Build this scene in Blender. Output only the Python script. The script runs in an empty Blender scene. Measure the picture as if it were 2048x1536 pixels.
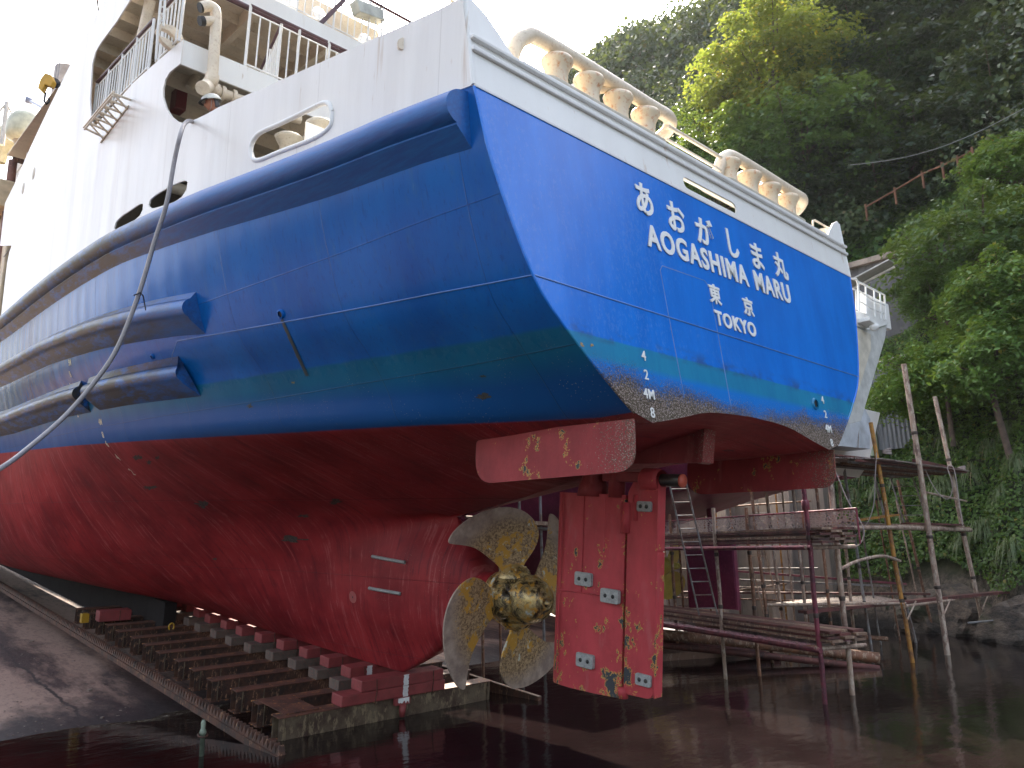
import bpy, bmesh, math, random
import numpy as np
from mathutils import Vector, Matrix, Euler, noise as mnoise
from mathutils.geometry import delaunay_2d_cdt
R = math.radians
scene = bpy.context.scene
COL = scene.collection
random.seed(7); rng = np.random.default_rng(11)

# ---------------------------------------------------------------- camera, sky, sun, exposure
cam_d = bpy.data.cameras.new('camera'); cam = bpy.data.objects.new('camera', cam_d); COL.objects.link(cam)
CW = Vector((-8.63, -5.1966, 2.845))
cr = Vector((0.72805, -0.68521, -0.0206)); cu = Vector((-0.1266, -0.16393, 0.97831)); cb = Vector((-0.67373, -0.70965, -0.2061))
M = Matrix((( cr.x, cu.x, cb.x, CW.x), (cr.y, cu.y, cb.y, CW.y), (cr.z, cu.z, cb.z, CW.z), (0, 0, 0, 1)))
cam.matrix_world = M
cam_d.lens = 27.035; cam_d.sensor_width = 36; cam_d.clip_start = 0.1; cam_d.clip_end = 2000
scene.camera = cam
SUN = Vector((0.50, 0.50, 0.71)).normalized()
world = bpy.data.worlds.new('World'); scene.world = world; world.use_nodes = True
wn = world.node_tree; wn.nodes.clear()
sky = wn.nodes.new('ShaderNodeTexSky'); sky.sky_type = 'NISHITA'; sky.sun_disc = False
sky.sun_elevation = math.asin(SUN.z); sky.sun_rotation = math.atan2(SUN.x, SUN.y)
sky.air_density = 1.0; sky.dust_density = 5.0; sky.ozone_density = 1.0; sky.altitude = 0
bg = wn.nodes.new('ShaderNodeBackground'); bg.inputs[1].default_value = 0.15
wo = wn.nodes.new('ShaderNodeOutputWorld')
hs_ = wn.nodes.new('ShaderNodeHueSaturation'); hs_.inputs['Saturation'].default_value = 0.55
wn.links.new(sky.outputs[0], hs_.inputs['Color']); wn.links.new(hs_.outputs[0], bg.inputs[0]); wn.links.new(bg.outputs[0], wo.inputs[0])
sd = bpy.data.lights.new('sun', 'SUN'); sd.energy = 4.0; sd.angle = R(0.6); sd.color = (1.0, 0.90, 0.75)
sun = bpy.data.objects.new('sun', sd); COL.objects.link(sun)
sun.rotation_euler = SUN.to_track_quat('Z', 'Y').to_euler()
scene.view_settings.view_transform = 'Standard'; scene.view_settings.look = 'None'
scene.view_settings.gamma = 1; scene.view_settings.exposure = 2.12

# ---------------------------------------------------------------- frames
TILT = R(5.5); ca, sa = math.cos(TILT), math.sin(TILT)
def W(p):                                   # slipway (ship) frame -> world frame
    return Vector((p[0], p[1]*ca - p[2]*sa, p[1]*sa + p[2]*ca))
def Sf(p):                                  # world -> ship frame
    return Vector((p[0], p[1]*ca + p[2]*sa, -p[1]*sa + p[2]*ca))
def ray(px, py):                            # sight line through a photo point, for surveying distances
    return (cr*((px-1024)/1538) - cu*((py-768)/1538) - cb)
CS = Sf(CW)
def on(axis, val, px, py, ship=False):      # the point of that sight line at a known distance
    o, d = (CS, Sf(ray(px, py))) if ship else (CW, ray(px, py))
    t = (val - o[axis]) / d[axis]
    return o + d*t

# ---------------------------------------------------------------- object helpers
def tag(o, label=None, cat=None, group=None, kind=None):
    if label: o['label'] = label
    if cat: o['category'] = cat
    if group: o['group'] = group
    if kind: o['kind'] = kind
    return o
def thing(name, label, cat, loc=(0, 0, 0), rot=(0, 0, 0), group=None):
    o = bpy.data.objects.new(name, None); COL.objects.link(o); o.empty_display_size = 0.2
    o.location = loc; o.rotation_euler = rot
    return tag(o, label, cat, group)
def ship_thing(name, label, cat, p=(0, 0, 0), group=None):
    return thing(name, label, cat, W(p), (TILT, 0, 0), group)
def dup(root, loc, rot=None, scale=None, label=None, group=None):
    r = root.copy(); COL.objects.link(r); r.location = loc
    if rot is not None: r.rotation_euler = rot
    if scale is not None: r.scale = scale
    if label: r['label'] = label
    if group: r['group'] = group
    for ch in list(root.children):
        c = ch.copy(); COL.objects.link(c); c.parent = r
        for g in list(ch.children):
            d = g.copy(); COL.objects.link(d); d.parent = c
    return r

class MB:
    def __init__(s): s.v = []; s.f = []; s.sm = []
    def add(s, vs, fs, smooth=False):
        b = len(s.v); s.v += [tuple(v) for v in vs]
        s.f += [tuple(b+i for i in f) for f in fs]; s.sm += [smooth]*len(fs); return s
    def box(s, a, b):
        x0, y0, z0 = a; x1, y1, z1 = b
        return s.add([(x0,y0,z0),(x1,y0,z0),(x1,y1,z0),(x0,y1,z0),(x0,y0,z1),(x1,y0,z1),(x1,y1,z1),(x0,y1,z1)],
              [(0,3,2,1),(4,5,6,7),(0,1,5,4),(1,2,6,5),(2,3,7,6),(3,0,4,7)])
    def obox(s, c, ax, ay, az):               # oriented box: centre and three half axes
        c = Vector(c); ax = Vector(ax); ay = Vector(ay); az = Vector(az); vs = []
        for k in (-1, 1):
            for i, j in ((-1,-1),(1,-1),(1,1),(-1,1)): vs.append(c + ax*i + ay*j + az*k)
        return s.add(vs, [(0,3,2,1),(4,5,6,7),(0,1,5,4),(1,2,6,5),(2,3,7,6),(3,0,4,7)])
    def beam(s, p, q, w, h, up=(0, 0, 1)):     # bar from p to q, w wide, h high
        p = Vector(p); q = Vector(q); d = (q-p); L = d.length; d.normalize()
        side = d.cross(Vector(up)).normalized(); u = side.cross(d)
        return s.obox((p+q)/2, d*L/2, side*w/2, u*h/2)
    def tube(s, pts, r, n=10, caps=True, smooth=True, r2=None):
        pts = [Vector(p) for p in pts]; m = len(pts); rings = []
        t0 = (pts[1]-pts[0]).normalized()
        u = t0.orthogonal().normalized(); vs = []
        for i, p in enumerate(pts):
            if i == 0: t = t0
            elif i == m-1: t = (pts[-1]-pts[-2]).normalized()
            else: t = ((pts[i]-pts[i-1]).normalized() + (pts[i+1]-pts[i]).normalized()).normalized()
            u = (u - t*u.dot(t)).normalized(); w = t.cross(u)
            rr = r[i] if isinstance(r, (list, tuple)) else (r if r2 is None else r + (r2-r)*i/(m-1))
            for k in range(n):
                a = 2*math.pi*k/n; vs.append(p + (u*math.cos(a) + w*math.sin(a))*rr)
        fs = []
        for i in range(m-1):
            for k in range(n):
                k2 = (k+1) % n; fs.append((i*n+k, i*n+k2, (i+1)*n+k2, (i+1)*n+k))
        s.add(vs, fs, smooth)
        if caps:
            s.add([vs[k] for k in range(n)], [tuple(reversed(range(n)))]); s.add(vs[-n:], [tuple(range(n))])
        return s
    def lathe(s, prof, c=(0,0,0), n=24, axis='Z', smooth=True, Mx=None):  # prof: (r, h)
        vs = []; m = len(prof)
        for r, h in prof:
            for k in range(n):
                a = 2*math.pi*k/n; x, y = r*math.cos(a), r*math.sin(a)
                p = (x, y, h) if axis == 'Z' else ((x, h, y) if axis == 'Y' else (h, x, y))
                p = Vector(p)
                if Mx is not None: p = Mx @ p
                vs.append(p + Vector(c))
        fs = []
        for i in range(m-1):
            for k in range(n):
                k2 = (k+1) % n; fs.append((i*n+k, i*n+k2, (i+1)*n+k2, (i+1)*n+k))
        return s.add(vs, fs, smooth)
    def grid(s, rows, smooth=True, flip=False):
        n = len(rows[0]); vs = [p for r in rows for p in r]; fs = []
        for i in range(len(rows)-1):
            for k in range(n-1):
                q = (i*n+k, i*n+k+1, (i+1)*n+k+1, (i+1)*n+k); fs.append(tuple(reversed(q)) if flip else q)
        return s.add(vs, fs, smooth)
    def prism(s, poly, d, mapf=None):          # poly 3D points, extruded by d
        d = Vector(d); n = len(poly); a = [Vector(p) for p in poly]; b = [p+d for p in a]
        s.add(a+b, [tuple(range(n)), tuple(reversed(range(n, 2*n)))] + [(i, n+i, n+(i+1) % n, (i+1) % n) for i in range(n)])
        return s
    def build(s, name, m, parent=None, bevel=0, solid=0, weld=False, loc=None):
        me = bpy.data.meshes.new(name); me.from_pydata(s.v, [], s.f)
        me.polygons.foreach_set('use_smooth', s.sm); me.materials.append(m)
        bm = bmesh.new(); bm.from_mesh(me)
        if weld: bmesh.ops.remove_doubles(bm, verts=bm.verts, dist=0.0004)
        bmesh.ops.recalc_face_normals(bm, faces=bm.faces); bm.to_mesh(me); bm.free()
        o = bpy.data.objects.new(name, me); COL.objects.link(o)
        if parent: o.parent = parent
        if loc is not None: o.location = loc
        if solid:
            md = o.modifiers.new('solid', 'SOLIDIFY'); md.thickness = solid; md.offset = 0
        if bevel:
            md = o.modifiers.new('bevel', 'BEVEL'); md.width = bevel; md.segments = 2; md.limit_method = 'ANGLE'; md.angle_limit = R(35)
        return o

def inside(p, poly):
    x, y = p; c = False; j = len(poly)-1
    for i in range(len(poly)):
        xi, yi = poly[i]; xj, yj = poly[j]
        if (yi > y) != (yj > y) and x < (xj-xi)*(y-yi)/(yj-yi)+xi: c = not c
        j = i
    return c
def plate(outer, holes, mapf, step=0.4):       # flat sheet with holes, bent by mapf((u, v)) -> xyz
    loops = [outer]+holes; vs = []; es = []
    def dense(l):
        out = []
        for i in range(len(l)):
            a = Vector(l[i]); b = Vector(l[(i+1) % len(l)]); n = max(1, int((b-a).length/step))
            out += [a.lerp(b, k/n) for k in range(n)]
        return out
    for l in loops:
        d = dense(l); b = len(vs); vs += d; es += [(b+i, b+(i+1) % len(d)) for i in range(len(d))]
    us = [v.x for v in vs]; ws = [v.y for v in vs]
    u = min(us)+step/2
    while u < max(us):
        w = min(ws)+step/2
        while w < max(ws):
            if inside((u, w), outer) and not any(inside((u, w), h) for h in holes): vs.append(Vector((u, w)))
            w += step
        u += step
    ov, oe, of, _, _, _ = delaunay_2d_cdt(vs, es, [], 0, 1e-5)
    fs = []
    for f in of:
        c = sum((ov[i] for i in f), Vector((0, 0)))/len(f)
        if inside(c, outer) and not any(inside(c, h) for h in holes): fs.append(tuple(f))
    return MB().add([mapf((v.x, v.y)) for v in ov], fs)
def cat(p0, p1, p2, p3, t):
    return 0.5*((2*p1)+(-p0+p2)*t+(2*p0-5*p1+4*p2-p3)*t*t+(-p0+3*p1-3*p2+p3)*t**3)
def spline(pts, n=8):
    pts = [np.array(p, float) for p in pts]; P = [2*pts[0]-pts[1]]+pts+[2*pts[-1]-pts[-2]]; out = []
    for i in range(1, len(P)-2):
        for k in range(n): out.append(cat(P[i-1], P[i], P[i+1], P[i+2], k/n))
    out.append(pts[-1]); return [tuple(p) for p in out]
def lin(x, tab):
    if x <= tab[0][0]: return tab[0][1]
    for (a, b), (c, d) in zip(tab, tab[1:]):
        if x <= c: return b+(d-b)*(x-a)/(c-a)
    return tab[-1][1]
def rrect(u0, v0, u1, v1, r, n=5):
    out = []
    for cx, cy, a0 in ((u1-r, v0+r, -90), (u1-r, v1-r, 0), (u0+r, v1-r, 90), (u0+r, v0+r, 180)):
        for k in range(n+1): a = R(a0+90*k/n); out.append((cx+r*math.cos(a), cy+r*math.sin(a)))
    return out

# ---------------------------------------------------------------- materials
class NT:
    def __init__(s, name):
        s.m = bpy.data.materials.new(name); s.m.use_nodes = True; s.t = s.m.node_tree; s.n = s.t.nodes; s.n.clear()
        s.out = s.n.new('ShaderNodeOutputMaterial'); s.b = s.n.new('ShaderNodeBsdfPrincipled'); s.link(s.b.outputs[0], s.out.inputs[0])
        s.tc = s.n.new('ShaderNodeTexCoord').outputs['Object']
    def link(s, a, b): s.t.links.new(a, b)
    def put(s, v, inp):
        if isinstance(v, (int, float)): inp.default_value = v
        elif isinstance(v, (tuple, list)): inp.default_value = (*v, 1) if len(inp.default_value) == 4 and len(v) == 3 else v
        else: s.link(v, inp)
    def math(s, op, a, b=0, c=None, clamp=False):
        n = s.n.new('ShaderNodeMath'); n.operation = op; n.use_clamp = clamp; s.put(a, n.inputs[0]); s.put(b, n.inputs[1])
        if c is not None: s.put(c, n.inputs[2])
        return n.outputs[0]
    def mix(s, f, a, b):
        n = s.n.new('ShaderNodeMix'); n.data_type = 'RGBA'; s.put(f, n.inputs[0]); s.put(a, n.inputs[6]); s.put(b, n.inputs[7]); return n.outputs[2]
    def noise(s, sc, scale=(1, 1, 1), detail=4, rough=0.6, co=None, dist=0):
        mp = s.n.new('ShaderNodeMapping'); mp.inputs['Scale'].default_value = scale; s.link(co or s.tc, mp.inputs[0])
        n = s.n.new('ShaderNodeTexNoise'); n.inputs['Scale'].default_value = sc; n.inputs['Detail'].default_value = detail
        n.inputs['Roughness'].default_value = rough; n.inputs['Distortion'].default_value = dist; s.link(mp.outputs[0], n.inputs[0]); return n.outputs[0]
    def vor(s, sc, scale=(1, 1, 1), out='Distance'):
        mp = s.n.new('ShaderNodeMapping'); mp.inputs['Scale'].default_value = scale; s.link(s.tc, mp.inputs[0])
        n = s.n.new('ShaderNodeTexVoronoi'); n.inputs['Scale'].default_value = sc; s.link(mp.outputs[0], n.inputs[0]); return n.outputs[out]
    def step(s, v, lo, hi):                    # 0 at lo .. 1 at hi
        n = s.n.new('ShaderNodeMapRange'); s.put(v, n.inputs[0]); n.inputs[1].default_value = lo; n.inputs[2].default_value = hi; n.interpolation_type = 'LINEAR'
        return n.outputs[0]
    def xyz(s):
        n = s.n.new('ShaderNodeSeparateXYZ'); s.link(s.tc, n.inputs[0]); return n.outputs
    def bump(s, h, strength=0.2, dist=0.02, prev=None):
        n = s.n.new('ShaderNodeBump'); n.inputs['Strength'].default_value = strength; n.inputs['Distance'].default_value = dist; s.put(h, n.inputs['Height'])
        if prev is not None: s.link(prev, n.inputs['Normal'])
        return n.outputs[0]
    def done(s, col, rough=0.5, metal=0, normal=None, spec=None, coat=None):
        s.put(col, s.b.inputs['Base Color']); s.put(rough, s.b.inputs['Roughness']); s.put(metal, s.b.inputs['Metallic'])
        if normal is not None: s.link(normal, s.b.inputs['Normal'])
        if spec is not None: s.put(spec, s.b.inputs['Specular IOR Level'])
        if coat is not None: s.put(coat, s.b.inputs['Coat Weight']); s.b.inputs['Coat Roughness'].default_value = 0.12
        return s.m
def simple(name, col, rough=0.5, metal=0, var=0.15, dirt=None, damt=0.3, sc=3, bump=0.1, streak=False):
    k = NT(name); n1 = k.noise(sc, (1, 1, 1)); n2 = k.noise(sc*8, (1, 1, 0.15) if streak else (1, 1, 1), 6)
    dark = tuple(c*(1-var*2.2) for c in col); c = k.mix(k.step(n1, 0.35, 0.65), dark, col)
    if dirt is not None: c = k.mix(k.math('MULTIPLY', k.step(n2, 0.52, 0.72), damt), c, dirt)
    return k.done(c, k.math('ADD', rough-0.06, k.math('MULTIPLY', n2, 0.12)), metal, k.bump(n2, bump, 0.01))
# ---------------------------------------------------------------- ship paints
def hull_paint():
    k = NT('hull_paint'); x, y, z = k.xyz()
    zr = k.math('ADD', z, k.math('MULTIPLY', y, 0.0245))
    n_s = k.noise(1.3, (1, 1, 0.10), 5); n_f = k.noise(9, (1, 1, 0.06), 6, 0.7); n_b = k.noise(0.55, (1, 1, 1), 3); n_x = k.noise(30, (1, 1, 1), 5, 0.7)
    blue = k.mix(k.step(n_s, 0.35, 0.7), (0.001, 0.080, 0.34), (0.002, 0.125, 0.46))
    # rubbed, weathered paint further forward: brown and pale streaks
    fw = k.step(k.math('ADD', y, k.math('MULTIPLY', n_b, 4)), 10.5, 17)
    lowz = k.step(z, 6.9, 5.0)
    wear = k.math('MULTIPLY', k.math('MULTIPLY', fw, k.step(n_f, 0.38, 0.62)), 0.85)
    blue = k.mix(k.math('MULTIPLY', fw, .6), blue, (0.004, 0.035, 0.13))  # navy darkening painted in forward to offset strong sky light from port
    blue = k.mix(wear, blue, k.mix(k.step(k.noise(0.9, (1, 1, 0.2), 3), 0.42, 0.58), (0.085, 0.032, 0.02), (0.022, 0.032, 0.042)))
    blue = k.mix(k.math('MULTIPLY', k.step(n_f, 0.55, 0.68), 0.5), blue, (0.02, 0.12, 0.33)); blue = k.mix(k.math('MULTIPLY', k.step(k.noise(22, (1, 1, 0.03), 4, .7), 0.56, 0.66), 0.45), blue, (0.001, 0.03, 0.16))
    teal = k.mix(k.step(n_s, 0.3, 0.7), (0.003, 0.090, 0.19), (0.006, 0.130, 0.26))
    teal = k.mix(k.math('MULTIPLY', k.math('MULTIPLY', fw, k.step(n_f, 0.45, 0.62)), 0.8), teal, (0.09, 0.10, 0.06))
    c = k.mix(k.step(k.math('ADD', zr, k.math('MULTIPLY', n_s, 0.05)), 4.99, 4.96), blue, teal)
    low = k.math('MULTIPLY', k.step(zr, 4.75, 4.5), 0.8)
    c = k.mix(low, c, (0.004, 0.060, 0.25))
    # red antifouling with pale drag marks
    red = k.mix(k.step(k.noise(0.8, (1, 1, 1), 4), 0.35, 0.68), (0.17, 0.013, 0.017), (0.31, 0.028, 0.032))
    drag = k.noise(1.5, (0.45, 9.0, 0.45), 6, 0.72, dist=0.15); drag = k.math('ADD', k.math('MULTIPLY', drag, .7), k.math('MULTIPLY', k.noise(2.2, (1, 1, 1), 5, .7), .3))
    red = k.mix(k.math('MULTIPLY', k.step(drag, 0.545, 0.60), 0.55), red, (0.36, 0.10, 0.10))
    red = k.mix(k.math('MULTIPLY', k.step(drag, 0.46, 0.40), 0.6), red, (0.10, 0.010, 0.016))
    under = k.math('MULTIPLY', k.step(k.math('ABSOLUTE', x), 2.37, 2.35), k.step(z, 4.6, 4.5))
    c = k.mix(k.math('MAXIMUM', under, k.step(k.math('ADD', zr, k.math('MULTIPLY', n_x, 0.02)), 4.17, 4.155)), c, red)
    # chips, barnacle specks and bare scars below the old water line
    spk = k.math('MULTIPLY', k.step(k.vor(26), 0.16, 0.10), k.step(k.noise(1.7, (1, 1, 1), 3), 0.47, 0.62))
    spk = k.math('MULTIPLY', spk, k.step(z, 5.0, 4.6))
    spk = k.math('MULTIPLY', spk, k.step(y, 9, 3))
    c = k.mix(spk, c, (0.42, 0.33, 0.25))
    scar = k.math('MULTIPLY', k.step(k.noise(1.1, (1, 1, 1.6), 8, 0.75), 0.685, 0.70), k.step(z, 5.0, 4.8))
    c = k.mix(scar, c, (0.045, 0.042, 0.038))
    rough = k.math('ADD', k.math('MULTIPLY', n_f, 0.16), k.math('ADD', 0.16, k.math('MULTIPLY', k.step(zr, 5.0, 4.1), 0.26)))
    fr = k.math('FRACT', k.math('DIVIDE', k.math('ADD', y, .35), 2.35)); sl = k.step(k.math('ABSOLUTE', k.math('SUBTRACT', fr, .5)), .0035, .0015)
    fz = k.math('FRACT', k.math('DIVIDE', k.math('ADD', zr, k.math('MULTIPLY', y, .03)), 1.37)); sl = k.math('MAXIMUM', sl, k.step(k.math('ABSOLUTE', k.math('SUBTRACT', fz, .5)), .005, .002))
    c = k.mix(k.math('MULTIPLY', sl, .35), c, (.012, .008, .012))
    rip = k.math('MULTIPLY', k.math('SINE', k.math('MULTIPLY', y, 10.6)), k.noise(1.1, (1, 1, 1), 3))
    h = k.math('ADD', k.math('MULTIPLY', n_b, 0.6), k.math('ADD', k.math('MULTIPLY', n_f, 0.05), k.math('MULTIPLY', rip, .10)))
    nb = k.bump(h, 0.28, 0.08); nb = k.bump(sl, .5, .01, nb); nb = k.bump(n_x, 0.06, 0.01, nb)
    return k.done(c, rough, 0, nb, k.math('SUBTRACT', 0.17, k.math('MULTIPLY', fw, .13)))
def transom_paint():
    k = NT('transom_paint'); x, y, z = k.xyz()
    n_s = k.noise(2.2, (1, 1, 0.12), 6, 0.7); n_f = k.noise(14, (1, 1, 0.35), 7, 0.75); n_b = k.noise(0.7, (1, 1, 1), 3)
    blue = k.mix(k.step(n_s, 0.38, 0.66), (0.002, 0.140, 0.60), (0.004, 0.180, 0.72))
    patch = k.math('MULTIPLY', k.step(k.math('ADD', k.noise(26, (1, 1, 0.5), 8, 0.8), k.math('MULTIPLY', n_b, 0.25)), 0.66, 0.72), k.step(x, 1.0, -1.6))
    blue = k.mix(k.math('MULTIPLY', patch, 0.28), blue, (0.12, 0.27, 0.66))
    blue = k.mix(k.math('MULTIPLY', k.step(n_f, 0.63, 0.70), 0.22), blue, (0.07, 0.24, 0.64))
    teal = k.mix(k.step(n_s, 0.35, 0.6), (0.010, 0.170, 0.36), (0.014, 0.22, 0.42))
    ze = k.math('ADD', z, k.math('MULTIPLY', n_s, 0.03))
    c = k.mix(k.step(ze, 4.935, 4.915), blue, teal)
    c = k.mix(k.step(ze, 4.72, 4.64), c, (0.006, 0.17, 0.60))
    sm = k.math('MULTIPLY', k.math('MULTIPLY', k.step(ze, 5.08, 4.95), k.step(ze, 4.86, 4.93)), k.step(k.noise(3, (1, 1, 2), 6), 0.48, 0.62))
    c = k.mix(k.math('MULTIPLY', sm, 0.55), c, (0.04, 0.045, 0.06))
    # marine growth along the bottom edge
    g = k.noise(55, (1, 1, 1), 6, 0.8); edge = k.math('ABSOLUTE', x)
    lim = k.math('ADD', 4.46, k.math('MULTIPLY', edge, 0.05)); lim = k.math('ADD', lim, k.math('MULTIPLY', k.noise(1.5, (1, 1, 1), 4), 0.42))
    lim = k.math('SUBTRACT', lim, 0.2)
    d = k.math('SUBTRACT', lim, z)
    gm = k.step(k.math('ADD', g, k.math('MULTIPLY', d, 0.9)), 0.50, 0.62)
    gcol = k.mix(k.step(k.vor(48), 0.1, 0.55), (0.46, 0.36, 0.33), (0.10, 0.075, 0.05))
    c = k.mix(gm, c, gcol)
    c = k.mix(k.step(k.math('SUBTRACT', z, k.math('MULTIPLY', g, 0.03)), 4.10, 4.08), c, (0.26, 0.03, 0.03))
    rough = k.math('ADD', k.math('ADD', 0.10, k.math('MULTIPLY', n_f, 0.12)), k.math('MULTIPLY', gm, 0.7))
    h = k.math('ADD', k.math('MULTIPLY', n_b, 0.5), k.math('MULTIPLY', k.noise(18, (1, 1, 0.4), 6, 0.75), 0.06))
    nb = k.bump(h, 0.35, 0.06); nb = k.bump(k.math('MULTIPLY', gm, k.vor(48)), 0.9, 0.03, nb)
    return k.done(c, rough, 0, nb, 0.5)
def white_paint(name='white_paint', base=(0.76, 0.73, 0.69), streak=0.32, rough=0.33):
    k = NT(name); n = k.noise(2.2, (1, 1, 0.08), 6, 0.7); f = k.noise(0.8, (1, 1, 0.4), 4); g = k.noise(20, (1, 1, 0.15), 5)
    c = k.mix(k.math('MULTIPLY', k.step(n, 0.42, 0.72), streak), base, (0.50, 0.44, 0.38))
    c = k.mix(k.math('MULTIPLY', k.step(f, 0.45, 0.7), 0.35), c, (0.62, 0.60, 0.60))
    c = k.mix(k.math('MULTIPLY', k.step(g, 0.66, 0.74), 0.5), c, (0.42, 0.28, 0.17))
    x, y, z = k.xyz(); fr = k.math('FRACT', k.math('DIVIDE', y, 2.1)); sl = k.step(k.math('ABSOLUTE', k.math('SUBTRACT', fr, .5)), .004, .0015)
    c = k.mix(k.math('MULTIPLY', sl, .30), c, (.35, .30, .26))
    rw = k.math('MULTIPLY', k.step(k.noise(5, (1, 1, 0.035), 5, .75), .63, .72), .55); c = k.mix(rw, c, (.46, .31, .19))
    rip = k.math('MULTIPLY', k.math('SINE', k.math('MULTIPLY', y, 10.6)), k.noise(1.1, (1, 1, 1), 3))
    nb = k.bump(k.math('ADD', k.noise(0.9, (1, 1, 1), 2), k.math('MULTIPLY', rip, .12)), 0.3, 0.05)
    return k.done(c, k.math('ADD', rough-0.1, k.math('MULTIPLY', n, 0.25)), 0, nb)
def antifoul(name, patches=True, base=(0.30, 0.038, 0.042), growth=None, low=False):
    k = NT(name); x, y, z = k.xyz(); a = k.noise(3.0, (1, 1, 0.5), 5, 0.65)
    c = k.mix(k.step(a, 0.35, 0.65), tuple(b*0.72 for b in base), base)
    c = k.mix(k.math('MULTIPLY', k.step(k.noise(5, (1, 1, 0.25), 6), 0.58, 0.68), 0.4), c, (0.40, 0.11, 0.11))
    h = k.noise(22, (1, 1, 1), 5)
    if patches:
        n = k.noise(3.6, (1, 1, 0.8), 8, 0.72)
        if low: n = k.math('ADD', n, k.math('MULTIPLY', k.step(z, 2.4, .8), .05)); n = k.math('ADD', n, k.math('MULTIPLY', k.step(k.math('ABSOLUTE', k.math('SUBTRACT', y, 1.90)), .16, .0), .05))
        c = k.mix(k.step(n, 0.612, 0.618), c, (0.55, 0.33, 0.07)); c = k.mix(k.step(n, 0.630, 0.636), c, (0.045, 0.05, 0.055))
    if growth is not None:                   # growth = height above which nothing, list of (axis, lo, hi)
        ax, lo, hi = growth; v = (x, y, z)[ax]
        gm = k.step(k.math('ADD', k.noise(45, (1, 1, 1), 6, 0.8), k.math('MULTIPLY', k.step(v, lo, hi), 0.22)), 0.66, 0.72)
        c = k.mix(gm, c, k.mix(k.step(k.vor(60), 0.1, 0.5), (0.45, 0.36, 0.30), (0.12, 0.07, 0.05)))
    return k.done(c, 0.55, 0, k.bump(h, 0.25, 0.01), 0.25)
HULL = hull_paint(); TRANS = transom_paint(); WHITE = white_paint(); WHITE2 = white_paint('white_paint_clean', (0.78, 0.78, 0.76), 0.18, 0.35)
RED = antifoul('antifouling_paint'); REDG = antifoul('antifouling_fouled', True, growth=(1, 0.9, 0.0))
REDD = antifoul('antifouling_dark', False, (0.24, 0.03, 0.032), growth=(1, 1.2, 0.4))
CREAM = simple('cream_paint', (0.76, 0.66, 0.52), 0.42, 0, 0.06, (0.35, 0.20, 0.10), 0.5, 4)
CREAMR = simple('cream_paint_rusty', (0.78, 0.65, 0.47), 0.45, 0, 0.08, (0.50, 0.17, 0.04), 0.85, 2.2, 0.3)
BEIGE = simple('beige_interior', (0.56, 0.49, 0.39), 0.55, 0, 0.08, (0.22, 0.16, 0.11), 0.4, 2)
PURPLE = simple('handrail_brown', (0.10, 0.045, 0.055), 0.4)
BLUEF = None
def fender_paint():
    k = NT('fender_paint'); x, y, z = k.xyz(); n = k.noise(6, (1, 0.3, 1), 7, 0.75); s = k.noise(25, (1, 0.08, 1), 5, 0.7)
    fw = k.step(k.math('ADD', y, k.math('MULTIPLY', n, 7)), 9.5, 13)
    b = k.mix(k.step(s, 0.4, 0.65), (0.002, 0.075, 0.30), (0.004, 0.12, 0.40))
    b = k.mix(k.math('MULTIPLY', fw, k.step(n, 0.36, 0.52)), b, k.mix(k.step(s, 0.35, 0.6), (0.008, 0.016, 0.032), (0.045, 0.037, 0.023)))
    nb = k.bump(s, 0.12, 0.02)
    return k.done(b, k.math('ADD', 0.22, k.math('MULTIPLY', s, 0.4)), 0, nb)
FEND = fender_paint()
BLACK = simple('black_rubber', (0.02, 0.02, 0.022), 0.5)
ZINC = simple('zinc', (0.36, 0.37, 0.36), 0.6, 0.3, 0.15, (0.55, 0.54, 0.5), 0.7, 20, 0.5)
def bronze(name, yellow=0.5):
    k = NT(name); n = k.noise(2.4, (1, 1, 1), 8, 0.7); m = k.noise(5.0, (1, 1, 1), 8, 0.75); f = k.noise(24, (1, 1, 1), 7, 0.85)
    c = k.mix(k.step(f, 0.42, 0.58), (0.11, 0.065, 0.035), (0.50, 0.35, 0.19))
    x, y, z = k.xyz(); r = k.math('POWER', k.math('ADD', k.math('POWER', x, 2), k.math('POWER', z, 2)), 0.5)
    c = k.mix(k.step(r, 1.1, 1.35), c, k.mix(k.step(n, 0.4, 0.6), (0.24, 0.18, 0.15), (0.44, 0.35, 0.28)))
    c = k.mix(k.step(k.math('SUBTRACT', k.math('ADD', n, 0.10*yellow*2), k.math('MULTIPLY', r, 0.20)), 0.450, 0.462), c, (0.50, 0.27, 0.04))
    c = k.mix(k.step(k.math('SUBTRACT', m, k.math('MULTIPLY', r, 0.08)), 0.535, 0.55), c, (0.50, 0.52, 0.44))
    return k.done(c, k.math('ADD', 0.30, k.math('MULTIPLY', f, 0.35)), 0.25, k.bump(f, 0.5, 0.01))
BRONZE = bronze('fouled_bronze')
def hubmat():
    k = NT('oily_bronze'); n = k.noise(4, (1, 1, 1), 8, 0.75, dist=1.0); m = k.noise(9, (1, 1, 1), 6)
    c = k.mix(k.step(n, 0.42, 0.55), (0.035, 0.025, 0.014), (0.46, 0.33, 0.14)); c = k.mix(k.step(m, 0.55, 0.60), c, (0.48, 0.25, 0.04))
    c = k.mix(k.step(k.noise(6, (1, 1, 1), 6), 0.64, 0.66), c, (0.5, 0.5, 0.42))
    return k.done(c, k.math('ADD', 0.12, k.math('MULTIPLY', m, 0.35)), 0.4, k.bump(m, 0.4, 0.01))
HUBM = hubmat()

# ---------------------------------------------------------------- the ferry
ferry = thing('ferry', 'blue and white ferry with red bottom hauled out on the slipway, stern towards the viewer', 'ship', (0, 0, 0), (TILT, 0, 0))
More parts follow.
